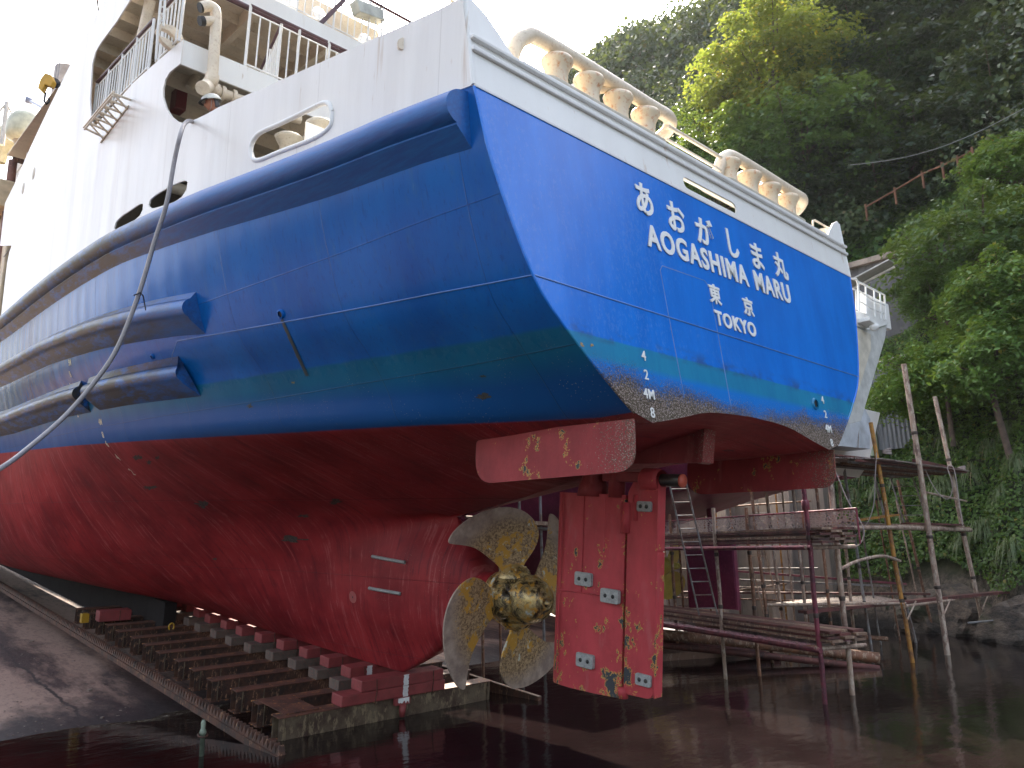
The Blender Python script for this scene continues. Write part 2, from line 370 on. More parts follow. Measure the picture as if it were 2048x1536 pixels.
# control stations, rows from the centre line up to the sheer
A = [
 [0.0, [(0,4.37),(.9,4.33),(1.6,4.19),(2.06,4.10),(2.35,4.18),(2.75,4.48),(3.22,4.88),(3.66,5.38),(4.07,6.41),(4.23,7.21)]],
 [1.5, [(0,4.0),(.8,4.0),(1.5,3.98),(2.2,3.97),(2.6,4.13),(2.93,4.48),(3.33,4.88),(3.80,5.38),(4.2,6.4),(4.36,7.23)]],
 [3.0, [(0,3.5),(.7,3.56),(1.4,3.68),(2.35,3.9),(2.98,4.09),(3.22,4.48),(3.52,4.88),(3.95,5.38),(4.33,6.4),(4.5,7.25)]],
 [5.65,[(.04,2.83),(.6,2.95),(1.3,3.2),(2.3,3.6),(3.38,4.02),(3.60,4.45),(3.87,4.88),(4.28,5.38),(4.62,6.4),(4.77,7.34)]]]
B = [
 [7.4, [(.12,0),(.34,.5),(.60,1.1),(.64,1.9),(.64,2.5),(1.0,2.82),(1.6,3.08),(2.6,3.52),(3.68,3.98),(3.88,4.42),(4.1,4.88),(4.5,5.38),(4.78,6.4),(4.88,7.40)]],
 [9.5, [(.25,0),(.55,.5),(.8,1.1),(1.05,1.75),(1.4,2.2),(1.85,2.6),(2.45,2.95),(3.3,3.45),(4.0,3.92),(4.2,4.4),(4.42,4.88),(4.72,5.38),(4.92,6.4),(4.98,7.44)]],
 [13., [(.4,0),(1.1,.40),(1.7,.85),(2.2,1.3),(2.65,1.7),(3.05,2.15),(3.45,2.6),(3.95,3.2),(4.38,3.83),(4.55,4.35),(4.7,4.88),(4.9,5.38),(5.02,6.4),(5.06,7.32)]],
 [18., [(.6,0),(1.8,.2),(2.7,.5),(3.3,.9),(3.7,1.3),(4.0,1.8),(4.25,2.3),(4.45,3.0),(4.58,3.74),(4.75,4.3),(4.9,4.88),(5.0,5.38),(5.06,6.4),(5.08,7.08)]],
 [26., [(.8,0),(2.5,.1),(3.6,.35),(4.1,.75),(4.4,1.2),(4.6,1.8),(4.7,2.4),(4.8,3.0),(4.85,3.65),(4.9,4.25),(4.95,4.88),(5.02,5.38),(5.07,6.4),(5.1,6.9)]],
 [38., [(.6,0),(2.2,.1),(3.2,.35),(3.7,.75),(4.0,1.2),(4.2,1.8),(4.4,2.4),(4.5,3.0),(4.6,3.5),(4.7,4.2),(4.75,4.88),(4.85,5.38),(5.0,6.4),(5.05,7.1)]],
 [50., [(.2,0),(.6,.2),(1.0,.5),(1.4,.9),(1.6,1.4),(1.8,1.9),(1.95,2.4),(2.1,3.0),(2.3,3.5),(2.5,4.2),(2.7,4.88),(2.95,5.38),(3.6,6.6),(4.0,7.8)]],
 [58., [(.02,.3),(.05,.6),(.07,.9),(.1,1.2),(.12,1.6),(.15,2.0),(.2,2.5),(.2,3.0),(.25,3.5),(.3,4.2),(.4,5.0),(.5,5.6),(.8,7.0),(1.1,8.4)]]]
def rake(z): return (z-4.18)*0.192
GA = [[(x, rake(z) if y == 0 else y, z) for x, z in r] for y, r in A]
stem = [(.05,6.9,0),(.09,6.10,.42),(.31,5.12,1.08),(.30,4.86,2.06)]
G0 = stem + [(x, y, z) for (x, z), y in zip(A[3][1], [5.65]*10)]
GB = [G0] + [[(x, y, z) for x, z in r] for y, r in B]
def refine(G, ns, nr):
    G = [[np.array(p, float) for p in row] for row in G]; m = len(G[0])
    rows = []
    P = [[2*a-b for a, b in zip(G[0], G[1])]] + G + [[2*a-b for a, b in zip(G[-1], G[-2])]]
    for i in range(1, len(P)-2):
        n = ns[i-1]
        for kk in range(n):
            t = kk/n; L = P[i+1][5][1]-P[i][5][1]; Lp = P[i][5][1]-P[i-1][5][1]; Ln = P[i+2][5][1]-P[i+1][5][1]
            row = []
            for j in range(m):       # Hermite with chord-scaled tangents, so uneven spacing stays smooth
                p0, p1, p2, p3 = P[i-1][j], P[i][j], P[i+1][j], P[i+2][j]
                t1 = (p2-p0)/(Lp+L)*L; t2 = (p3-p1)/(L+Ln)*L
                row.append((2*t**3-3*t*t+1)*p1 + (t**3-2*t*t+t)*t1 + (-2*t**3+3*t*t)*p2 + (t**3-t*t)*t2)
            rows.append(row)
    rows.append(G[-1])
    return rows
def vref(row, nr, sharp=()):
    P = [2*row[0]-row[1]]+list(row)+[2*row[-1]-row[-2]]; out = []
    for i in range(1, len(P)-2):
        n = nr
        for k in range(n):
            t = k/n
            if (i-1) in sharp: out.append(P[i]+(P[i+1]-P[i])*t)
            else: out.append(cat(P[i-1], P[i], P[i+1], P[i+2], t))
    out.append(row[-1]); return out
RA = [vref(r, 4, (2, 3)) for r in refine(GA, [6, 6, 10], 0)]
RB = [vref(r, 4) for r in refine(GB, [8, 6, 8, 8, 6, 6, 6, 5], 0)]
RB[0] = [np.array(q) for q in vref([np.array(p, float) for p in stem+[GA[3][0]]], 4)[:-1]] + list(RA[-1])
hullm = MB()
for sgn in (-1, 1):
    hullm.grid([[(sgn*p[0], p[1], p[2]) for p in r] for r in RA], flip=sgn < 0)
    hullm.grid([[(sgn*p[0], p[1], p[2]) for p in r] for r in RB], flip=sgn < 0)
# propeller boss and stem casting
hullm.lathe([(0.0, 4.50), (0.33, 4.50), (0.35, 4.56), (0.34, 4.8), (0.32, 5.3), (0.2, 6.2), (0.0, 7.0)], (0, 0, 1.66), 24, 'Y')
hullm.grid([[(-p[0], p[1], p[2]), (0, p[1]-0.03, p[2]), (p[0], p[1], p[2])] for p in RB[0][:17]])
hullm.build('hull', HULL, ferry, weld=True)
# table of the side: half breadth as function of (y, z)
SIDE = [(r[0][1] if i > 0 else 0, r) for i, r in enumerate(RA)]
def row_at(y):
    allr = [(r[len(r)//2][1], r) for r in RA] + [(r[len(r)//2][1], r) for r in RB[1:]]
    for (a, ra), (b, rb) in zip(allr, allr[1:]):
        if y <= b:
            t = max(0, (y-a)/(b-a)); na = ra[-len(RA[0]):]; nb2 = rb[-len(RA[0]):]
            return [p*(1-t)+q*t for p, q in zip(na, nb2)]
    return allr[-1][1][-len(RA[0]):]
def hb(y, z):
    if y < 1.5: y0 = max(0, rake(z)) if z < 7.3 else .6; y = max(0.0, (y-y0)/(1.5-y0)*1.5)
    r = row_at(y); p = r[-1]
    if z >= p[2]: return p[0] + 0.02*(z-p[2])
    for a, b in zip(r[13:], r[14:]):
        if a[2] <= z <= b[2]: return a[0]+(b[0]-a[0])*(z-a[2])/max(1e-6, b[2]-a[2])
    return r[13][0]
def sheer(y): return row_at(y)[-1][2]
def hit(px, py, off=0.0):                     # where a sight line meets the port side
    o, d = CS, Sf(ray(px, py)); t = 2.0; last = None
    while t < 60:
        p = o+d*t
        if p.y > 0.1:
            g = p.x + hb(p.y, p.z) + off
            if g > 0: return p
        t += 0.02
    return p
# transom
edge = [tuple(p) for p in RA[0]]
out = [(-p[0], p[2]) for p in reversed(edge)] + [(p[0], p[2]) for p in edge[1:]]
plate(out, [], lambda q: (q[0], rake(q[1])-0.003, q[1]), 0.5).build('transom', TRANS, ferry)
SX = edge[-1][0]
for s_ in (-1, 1):
    MB().tube([(s_*(p[0]-.004), rake(p[2])+.002, p[2]) for p in edge[16:]], 0.016, 8).build('corner_weld', TRANS, ferry)
    MB().tube([(s_*(4.23+.015*(z-7.21)), rake(z)+.004, z) for z in np.linspace(7.22, 8.2, 8)], 0.026, 10).build('corner_weld', WHITE2, ferry)
def tp(x, z, o=0.0): return (x, rake(z)-0.003-o, z)   # point on the transom, o proud of it
# white band above the transom with freeing port, corner peaks
def peak(s):
    c = [(4.18, 8.22), (3.98, 8.14), (3.80, 7.98), (3.66, 7.84), (3.50, 7.75)]
    return [(s*x, z) for x, z in c]
pr = peak(1); pl = peak(-1)
outw = [(-SX, 7.21), (SX, 7.21), (4.245, 8.2), (4.18, 8.24)] + pr[1:] + list(reversed(pl))[:-1] + [(-4.18, 8.24), (-4.245, 8.2)]
port_slot = rrect(-0.68, 7.29, 0.60, 7.45, 0.075)
plate(outw, [port_slot], lambda q: tp(q[0], q[1]), 0.4).build('stern_bulwark', WHITE2, ferry, solid=0.02)
m = MB()
for z0, z1, o in ((7.60, 7.645, 0.05), (7.735, 7.775, 0.06)):
    ln = [tp(x, z0, 0) for x in np.linspace(-4.23, 4.2, 30)]
    m.prism([tp(-4.24, z0, o), tp(4.24, z0, o), tp(4.24, z0, -0.02), tp(-4.24, z0, -0.02)], (0, 0, z1-z0))
m.build('moulding', WHITE2, ferry, bevel=0.008)
m = MB(); m.prism([tp(-4.235, 7.205, 0.012), tp(4.235, 7.205, 0.012), tp(4.235, 7.205, -0.01), tp(-4.235, 7.205, -0.01)], (0, 0, 0.022)); m.build('paint_edge', WHITE2, ferry)
# top cap of the bulwark and bollard seats
m = MB(); m.prism([tp(-3.55, 7.775, 0.05), tp(3.55, 7.775, 0.05), tp(3.55, 7.775, -0.45), tp(-3.55, 7.775, -0.45)], (0, 0, 0.02)); m.build('bulwark_cap', WHITE2, ferry)
SOIL = simple('stained_white', (0.55, 0.50, 0.40), 0.5, 0, 0.1, (0.25, 0.20, 0.13), 0.7, 5)
for x0, x1 in ((-3.15, -0.85), (0.50, 2.95)):
    m = MB(); o2 = rrect(x0, -0.02, x1, 0.50, 0.16)
    m.prism([(u, rake(7.80)+v, 7.795) for u, v in o2], (0, 0, 0.075)); m.build('bollard_seat', SOIL, ferry, bevel=0.02)
prof = [(0, 0), (.155, 0), (.14, .06), (.13, .13), (.137, .20), (.165, .27), (.186, .31), (.19, .335), (.175, .365), (.12, .385), (0, .39)]
for x in (-2.80, -2.25, -1.70, -1.15, 0.82, 1.42, 2.02, 2.60):
    m = MB(); m.lathe(prof, (x, rake(7.9)+0.16, 7.868), 28); m.build('bollard', CREAMR, ferry)
for x0, x1 in ((-3.45, -0.48), (0.62, 3.28)):
    m = MB(); r = 0.085; y = 0.90
    pth = spline([(x0, y+.05, 7.78), (x0, y, 8.05), (x0+.14, y-.02, 8.27), (x0+.5, y-.02, 8.36), (x1-.6, y-.02, 8.36), (x1-.15, y-.02, 8.35), (x1, y+.10, 8.28), (x1-.10, y+.24, 8.08), (x1-.16, y+.28, 7.78)], 6)
    m.tube(pth, 0.088, 16)
    m.build('fairlead_pipe', CREAM, ferry)
    m = MB()
    xm = (x0+x1)/2
    m.tube(spline([(xm+.2, y, 8.33), (xm-.05, y+.12, 8.22), (xm-.16, y+.2, 8.0), (xm-.16, y+.2, 7.78)], 5), 0.06, 12)
    m.build('pipe_support', CREAM, ferry)
m = MB()
for x in (-0.72, -0.12, 0.50): m.beam((x, .80, 7.76), (x, .80, 8.17), 0.08, 0.03)
for x in (-0.72, -0.12, 0.50): m.beam((x-.02, .80, 7.76), (x-.02, .80, 8.18), 0.012, 0.06)
m.tube([(-.78, .80, 8.16), (.52, .80, 8.16)], 0.028, 8); m.tube([(-.78, .80, 7.97), (.52, .80, 7.97)], 0.020, 8)
m.build('stern_railing', CREAM, ferry)
m = MB(); m.tube([(3.42, .84, 7.78), (3.42, .84, 8.05), (3.5, .84, 8.08), (4.0, .84, 8.08)], 0.018, 8); m.build('corner_rail', CREAM, ferry)
m = MB(); m.tube([(-3.68, 1.15, 7.5), (-3.68, 1.15, 8.32), (-4.15, 1.15, 8.42)], 0.022, 8); m.build('corner_rail', CREAM, ferry)
# side bulwark inner faces at the stern corners
for s in (-1, 1):
    m = MB(); m.box((min(s*4.0, s*4.03), 0.9, 7.3), (max(s*4.0, s*4.03), 1.5, 8.1)); m.build('corner_bracket', CREAM, ferry)

# white side plating (port and starboard) with its openings
def pside(y, z): return (-hb(y, z)-0.004, y, z)
ys = np.linspace(0.6, 19.6, 60)
low = [(max(0.585, y), sheer(y)-0.005) for y in ys]
def hpx(l): return [(hit(*p).y, hit(*p).z) for p in l]
sil = hpx([(30, 370), (60, 300), (100, 215), (150, 115), (208, 4)])
op1 = hpx([(262, 2), (235, 45), (205, 85), (193, 105), (186, 130), (182, 200), (184, 240), (192, 254), (272, 164), (369, 79)])
op2 = hpx([(364, 128), (342, 145), (333, 160), (329, 178), (329, 195), (336, 218), (346, 234), (357, 243), (370, 247), (395, 239), (420, 227), (440, 216), (560, 163), (700, 101), (800, 57), (880, 22)])
top = [(19.6, sil[0][1]-.25)] + sil + [(op1[0][0]-.1, 13.9), (7.6, 13.9), (7.6, op1[0][1]+.1)] + op1 + [(op2[0][0], op1[-1][1])] + op2 + [(0.80, 8.205), (0.775, 8.20), (0.68, 7.7)]
def hole(pts): return [(hit(*p).y, hit(*p).z) for p in pts]
chock = hole([(668,225),(665,250),(650,268),(620,284),(560,306),(525,321),(508,318),(504,300),(510,281),(525,266),(560,250),(620,222),(648,208),(662,210)])
lo1 = hole([(378,364),(376,380),(366,394),(352,404),(330,412),(306,418),(299,412),(302,400),(316,388),(345,372),(370,361)])
lo2 = hole([(289,408),(288,420),(282,432),(268,446),(250,455),(236,462),(230,458),(234,444),(246,432),(262,421),(282,408)])
for h in (lo1, lo2):
    for i, (u, v) in enumerate(h): h[i] = (u, max(v, sheer(u)+0.03))
slotf = [(17.6, 9.0), (18.2, 8.95), (18.4, 8.7), (18.4, 7.3), (20.5, 7.2), (20.5, 9.2)]
outer = low + top
side_front = [(19.6, 7.0), (18.35, 7.15), (18.3, 8.6), (18.15, 8.85), (17.9, 8.95), (19.6, 9.25)]
outer = [p for p in low if p[0] < 18.3] + [(18.3, sheer(18.3)), (18.3, 8.6), (18.15, 8.85), (17.95, 8.97), (19.6, 9.3)] + top
plate(outer, [chock, lo1, lo2], lambda q: pside(*q), 0.35).build('side_plating', WHITE, ferry, solid=0.025)
plate(outer, [chock, lo1, lo2], lambda q: (lambda p: (-p[0], p[1], p[2]))(pside(*q)), 0.7).build('side_plating', WHITE, ferry, solid=0.025)
# rims
def rim(loop, r, name='rim', mat=WHITE2, off=0.0):
    n = len(loop); lp = [pside(*q) for q in loop]; sp = [Vector(a)-Vector((off, 0, 0)) for a in spline(lp+[lp[0]], 4)]
    MB().tube(sp, r, 8, caps=False).build(name, mat, ferry)
rim(chock, 0.032, 'chock_rim', WHITE2, 0.01)
rim(lo1, 0.012, 'port_rim'); rim(lo2, 0.012, 'port_rim')
# deck seams, hatch lines, portholes on the side
def line_on_side(pts, r, name, mat, n=12, off=0.004):
    out = []
    for (y0, z0), (y1, z1) in zip(pts, pts[1:]):
        for k in range(n): t = k/n; y = y0+(y1-y0)*t; z = z0+(z1-z0)*t; out.append((-hb(y, z)-off, y, z))
    y, z = pts[-1]; out.append((-hb(y, z)-off, y, z))
    MB().tube(out, r, 6).build(name, mat, ferry)
GREYL = simple('seam_grey', (0.30, 0.27, 0.25), 0.6)
seam_pts = hpx([(188, 270), (120, 362), (57, 448), (8, 514)])
line_on_side(seam_pts, 0.012, 'deck_seam', GREYL)
hp = [hit(*p) for p in ((155,384),(133,404),(126,425),(118,490),(140,466),(148,430),(155,384))]
line_on_side([(p.y, p.z) for p in hp], 0.007, 'hatch_seam', WHITE2)
for px, py in ((69,347),(48,377)):
    c = hit(px, py); m = MB(); m.lathe([(0, -.015), (.14, -.015), (.17, 0), (.17, .015), (.14, .02)], (c.x-.012, c.y, c.z), 20, 'X', Mx=None)
    m.build('porthole', BEIGE, ferry)
# weld seams and marks on the blue side
BLUES = simple('weld_blue', (0.08, 0.20, 0.52), 0.3)
sm = [(0.24, 5.38), (1.5, 5.38), (3.0, 5.38), (5.0, 5.38), (7.2, 5.38)]
line_on_side(sm, 0.009, 'weld_seam', BLUES, 12, 0.0)
p1 = hit(355, 683); p2 = hit(342, 735)
line_on_side([(p1.y, p1.z), (p2.y, p2.z)], 0.006, 'weld_seam', BLUES, 6, 0.0)
# same belt seam and door outline on the transom
m = MB()
m.tube([tp(x, 5.38, 0) for x in (-3.66, 3.66)], 0.010, 6)
dl = [(-1.40, 4.45), (-1.46, 5.3), (-1.50, 5.95), (-1.44, 6.02), (-.55, 6.04), (-.46, 5.96), (-.44, 5.2), (-.42, 4.45)]
m.tube([tp(x, z, -0.002) for x, z in dl], 0.008, 6)
m.build('weld_seam', BLUES, ferry)

# fenders (rubbing strakes): a half round with sloping plates
def strake(pts, prof, name='fender', end=True):
    rows = []
    for y, z in pts:
        rows.append([(-hb(y, z+dz)-o if o < 0.02 else -hb(y, z)-o, y, z+dz) for o, dz in prof])
    m = MB(); m.grid(rows, smooth=False)
    for r in (rows[0], rows[-1]): m.add(r, [tuple(range(len(r)))])
    o = m.build(name, FEND, ferry, weld=True)
    for p in o.data.polygons: p.use_smooth = len(p.vertices) == 4
    md = o.modifiers.new('edge', 'EDGE_SPLIT'); md.split_angle = R(32); return o
def dense(f, y0, y1, n): return [(y0+(y1-y0)*i/n, f(y0+(y1-y0)*i/n)) for i in range(n+1)]
profT = [(0, 0.0)] + [(.05+.21*math.cos(R(a)), -.19+.18*math.sin(R(a))) for a in range(85, -76, -12)] + [(.12, -.38), (0.0, -.56)]
strake(dense(lambda y: sheer(y)-0.045, 0.66, 30, 60), profT)
profM = [(0, .25), (.15, .14)] + [(.09+.16*math.cos(R(a)), .0+.145*math.sin(R(a))) for a in range(75, -80, -13)] + [(.12, -.17), (0, -.34)]
midz = lambda y: lin(y, [(5.7, 5.72), (7.5, 5.80), (10, 5.84), (13, 5.82), (17, 5.66), (30, 5.5)])
strake(dense(midz, 6.35, 30, 50), profM)
lowz = lambda y: lin(y, [(6, 4.96), (8, 4.92), (10, 4.87), (13, 4.74), (17, 4.50), (30, 4.1)])
strake(dense(lowz, 7.4, 11.1, 12), profM); strake(dense(lowz, 11.55, 30, 40), profM)
# ---------------------------------------------------------------- writing on the ship
LET = simple('letter_white', (0.80, 0.80, 0.78), 0.4, 0, 0.03, (0.4, 0.4, 0.42), 0.4, 6)
def textmesh(s, size=1.0, off=0.0, ext=0.0, spacing=1.0):
    cu_ = bpy.data.curves.new('txt', 'FONT'); cu_.body = s; cu_.size = size; cu_.offset = off; cu_.extrude = ext; cu_.space_character = spacing; cu_.resolution_u = 4
    o = bpy.data.objects.new('txt', cu_); COL.objects.link(o); dg = bpy.context.evaluated_depsgraph_get(); dg.update()
    me = bpy.data.meshes.new_from_object(o.evaluated_get(dg)); bpy.data.objects.remove(o); return me
def fit(me, place):                           # place(u, v, w): u, v in 0..1 over the text's own box
    xs = [v.co.x for v in me.vertices]; ys_ = [v.co.y for v in me.vertices]
    a, b, c, d = min(xs), max(xs), min(ys_), max(ys_)
    for v in me.vertices: v.co = place((v.co.x-a)/(b-a), (v.co.y-c)/(d-c), v.co.z)
    me.update()
def mesh_obj(name, me, mat, parent):
    me.materials.clear(); me.materials.append(mat); me.name = name
    o = bpy.data.objects.new(name, me); COL.objects.link(o); o.parent = parent; return o
def merge(mes):
    bm = bmesh.new()
    for me in mes: bm.from_mesh(me)
    out = bpy.data.meshes.new('m'); bm.to_mesh(out); bm.free(); return out
def transom_text(s, x0, x1, z0, z1, off, ext=0.007):
    me = textmesh(s, 1.0, off, ext, 1.0 if len(s) < 3 else 1.16)
    fit(me, lambda u, v, w: tp(x0+(x1-x0)*u, z0+(z1-z0)*v, 0.004+(w+ext)*1.0)); return me
kana = [('あ', -1.79, -1.47, 6.61, 7.02), ('お', -1.17, -.81, 6.57, 6.97), ('が', -.57, -.16, 6.56, 6.96), ('し', .19, .45, 6.56, 6.97), ('ま', .80, 1.11, 6.55, 6.95), ('丸', 1.43, 1.82, 6.57, 6.98)]
for c, a, b, d, e in kana: mesh_obj('letter', transom_text(c, a, b, d, e, 0.024), LET, ferry)
for w_, a, b in (('AOGASHIMA', -1.69, .57), ('MARU', .75, 1.75)): mesh_obj('ship_name', transom_text(w_, a, b, 6.20, 6.50, 0.030), LET, ferry)
for c, a, b in (('東', -.51, -.24), ('京', .30, .56)): mesh_obj('letter', transom_text(c, a, b, 5.765, 6.03, 0.026), LET, ferry)
mesh_obj('home_port', transom_text('TOKYO', -.46, .52, 5.48, 5.68, 0.032), LET, ferry)
for xc in (-2.07, 2.15):
    ms = []
    for s, z, dx in (('4', 4.83, 0), ('2', 4.62, 0), ('4M', 4.41, 0), ('8', 4.21, 0.02)):
        w = 0.07 if len(s) == 1 else 0.19
        ms.append(transom_text(s, xc-w/2+dx, xc+w/2+dx, z-.055, z+.055, 0.01, 0.004))
    for me_ in ms: mesh_obj('draft_mark', me_, LET, ferry)
def section_pt(y, s):                         # point on the port side at station y, s metres of girth below z = 6.0
    r = row_at2(y); acc = 0; prev = None
    for a, b in zip(reversed(r), list(reversed(r))[1:]):
        a = np.array([a[0], a[2]]); b = np.array([b[0], b[2]]); L = np.linalg.norm(b-a)
        if acc+L >= s: t = (s-acc)/L; p = a+(b-a)*t; return p
        acc += L
    return b
def row_at2(y):
    for i in range(len(RB)-1):
        a, b = RB[i][30][1], RB[i+1][30][1]
        if a <= y <= b: t = (y-a)/(b-a); return [p*(1-t)+q*t for p, q in zip(RB[i], RB[i+1])]
    return RB[-1]
def side_point(y, z):
    r = row_at2(y)
    for a, b in zip(r, r[1:]):
        if a[2] <= z <= b[2] and b[2] > a[2]: t = (z-a[2])/(b[2]-a[2]); return Vector((-(a[0]+(b[0]-a[0])*t), y, z)), Vector((0, 0, 0))
    return Vector((-r[-1][0], y, z)), None
def side_text(s, y, z, h):
    w = h*0.62*len(s); me = textmesh(s, 1.0, 0.03, 0.0)
    def pl(u, v, ww):
        zz = z+(v-.5)*h; p, _ = side_point(y+w/2-w*u, zz); q, _ = side_point(y+w/2-w*u, zz+.02)
        n = Vector((-(q.z-p.z), 0, (q.x-p.x))).normalized()
        if n.x > 0: n = -n
        return p+n*0.006
    fit(me, pl); return me
ms = []
ymark = 11.2
for s, px, py in (('5M',140,725),('8',141,748),('6',143,772),('2',156,828),('4M',160,852),('8',178,877),('6',195,900),('4',218,928),('2',252,955)):
    p = hit(px, py) if py < 840 else None
    if p is None:
        best = None
        o_, d_ = CS, Sf(ray(px, py))
        for i in range(200):
            z = 1.5+i*0.015
            for y in (ymark,):
                q = side_point(y, z)[0]; v = (q-o_); v = v/(v.dot(-Sf(cb))); u = d_/(d_.dot(-Sf(cb)))
                e = (v-u).length
                if best is None or e < best[0]: best = (e, q)
        p = best[1]
    ms.append(side_text(s, p.y, p.z, 0.12))
MKW = simple('mark_white', (0.62, 0.58, 0.42), 0.5)
for me_ in ms: mesh_obj('draft_mark', me_, MKW, ferry)

# ---------------------------------------------------------------- under the stern
def rounded(pts, rad, n=5):
    out = []; m = len(pts)
    for i in range(m):
        p = Vector(pts[i]); a = Vector(pts[i-1])-p; b = Vector(pts[(i+1) % m])-p; r = rad[i]
        if r <= 0: out.append(tuple(p)); continue
        a = p+a.normalized()*r; b = p+b.normalized()*r
        for k in range(n+1): t = k/n; out.append(tuple((a*(1-t)+p*t)*(1-t)+(p*(1-t)+b*t)*t))
    return out
for s in (-1, 1):
    c = rounded([(0.03, 4.12), (-0.01, 3.585), (2.50, 3.385), (2.50, 3.93), (1.4, 4.05)], [0, .24, .36, .05, 0], 8)
    m = MB(); m.prism([(s*2.33, y, z) for y, z in c], (s*-0.028, 0, 0)); m.build('stern_fin', REDG, ferry)
m = MB(); m.prism([(-.03, .62, 4.34), (-.03, .64, 3.80), (-.03, 2.6, 3.76), (-.03, 2.6, 3.80)], (0.06, 0, 0)); m.build('skeg_plate', REDD, ferry)
m = MB(); m.prism([(-.13, .60, 4.3), (-.13, .63, 3.80), (-.13, .70, 3.78), (-.13, .70, 4.3)], (0.26, 0, 0)); m.build('skeg_flange', REDD, ferry)
# rudder: foil sections
def foil(y0, y1, z0, z1, th, zz=None, n=14, blunt=0.25):
    pts = []
    for i in range(n+1):
        t = i/n; y = y1+(y0-y1)*t; h = th*(2.0*math.sqrt(t)*(1-t)*1.1 + blunt*t*0.9)/1.0
        pts.append((-h/2, y))
    return pts + [(-x, y) for x, y in reversed(pts)][:-0 or None]
RUD = antifoul('rudder_paint', True, (0.46, 0.055, 0.065), low=True)
m = MB(); f = foil(1.92, 3.22, 0, 0, 0.30)
prof_z = [(3.36, 0, 0), (2.2, 0, 0), (1.0, 0, 0), (0.62, 0, 0)]
rows = []
for z in (3.34, 3.0, 2.2, 1.4, 0.9, 0.64): rows.append([(x, y, z+(0.0 if z > .7 else (-0.02+0.06*(y-1.92)/1.3*-0.5))) for x, y in f])
m.grid(rows); m.add(rows[0], [tuple(range(len(f)))]); m.add(rows[-1], [tuple(range(len(f)))])
rud = m.build('rudder', RUD, ferry, weld=True); md = rud.modifiers.new('edge', 'EDGE_SPLIT'); md.split_angle = R(40)
m = MB(); c = rounded([(1.34, 3.58), (1.72, 3.62), (1.86, 3.38), (1.86, .70), (1.36, .72)], [.05, .12, .02, .03, .14])
m.prism([(-.07, y, z) for y, z in c], (.14, 0, 0)); fl = m.build('flap', RUD, rud, bevel=0.012)
for l_ in ([(2.60, 3.3), (2.60, 1.95)], [(3.02, 3.3), (3.02, .75)], [(3.02, 1.92), (2.2, 1.95)], [(2.2, 3.3), (2.2, 2.5)]):
    m = MB(); m.tube([(-.145 if y_ < 2.8 else -.150, y_, z_) for y_, z_ in l_], .009, 6); m.build('weld_seam', RUD, rud)
m = MB(); m.box((-.085, 1.335, 2.62), (.085, 1.375, 3.56)); m.box((-.085, 1.335, .75), (.085, 1.355, 2.6)); m.build('flap_edge', RUD, rud, bevel=0.008)
m = MB()
for z0, z1 in ((2.82, 3.24), (.64, .78)): m.lathe([(0, z0), (.075, z0), (.075, z1), (0, z1)], (-.05, 1.88, 0), 16)
m.lathe([(0, 3.0), (.05, 3.0), (.05, 3.35), (0, 3.35)], (-.05, 1.72, 0), 12)
m.build('hinge', RUD, rud)
m = MB(); m.lathe([(0, 3.30), (.24, 3.30), (.22, 3.45), (.17, 3.55), (.17, 4.1)], (0, 2.55, 0), 20); m.build('rudder_stock', REDD, ferry)
m = MB(); m.lathe([(0, 3.30), (.12, 3.30), (.12, 3.8), (0, 3.8)], (-.02, 2.1, 0), 16); m.build('stock_bearing', REDD, ferry)
m = MB(); m.box((-.12, 1.55, 3.52), (.12, 2.3, 3.66)); m.build('linkage', REDD, rud, bevel=0.02)
m = MB(); m.lathe([(.0, 1.02), (.085, 1.02), (.085, 1.34)], (0, 0, 3.56), 20, 'Y'); m.build('flap_pin', simple('pin_dark', (.05, .04, .035), .3, .6), rud)
m = MB(); m.lathe([(0, 1.0), (.09, 1.0), (.09, 1.025), (0, 1.025)], (0, 0, 3.56), 20, 'Y'); m.build('pin_cap', simple('pin_red', (.5, .09, .05), .5), rud)
m = MB(); m.lathe([(.14, 1.34), (.16, 1.4), (.16, 1.62), (.12, 1.66)], (0, 0, 3.56), 20, 'Y'); m.build('pin_boss', RUD, rud)
BOLT = simple('bolt_dark', (.03, .03, .03), .5)
for (px, py, w, h) in ((1168, 1158, .155, .095), (1221, 1192, .16, .095), (1171, 1321, .155, .095), (1290, 1013, .12, .07), (1288, 1360, .125, .075)):
    x = -.135 if px < 1250 else -.075
    p = on(0, x, px, py, True); m = MB(); c = rrect(p.y-w, p.z-h, p.y+w, p.z+h, .03)
    m.prism([(x-.035, u, v) for u, v in c], (.06, 0, 0)); an = m.build('zinc_anode', ZINC, rud, bevel=0.006)
    for k in (-1, 1):
        b = MB(); b.lathe([(0, -.002), (.028, -.002), (.028, .01), (.016, .012), (0, .004)], (x-.037, p.y+k*w*.42, p.z), 12, 'X'); b.build('bolt', BOLT, an)
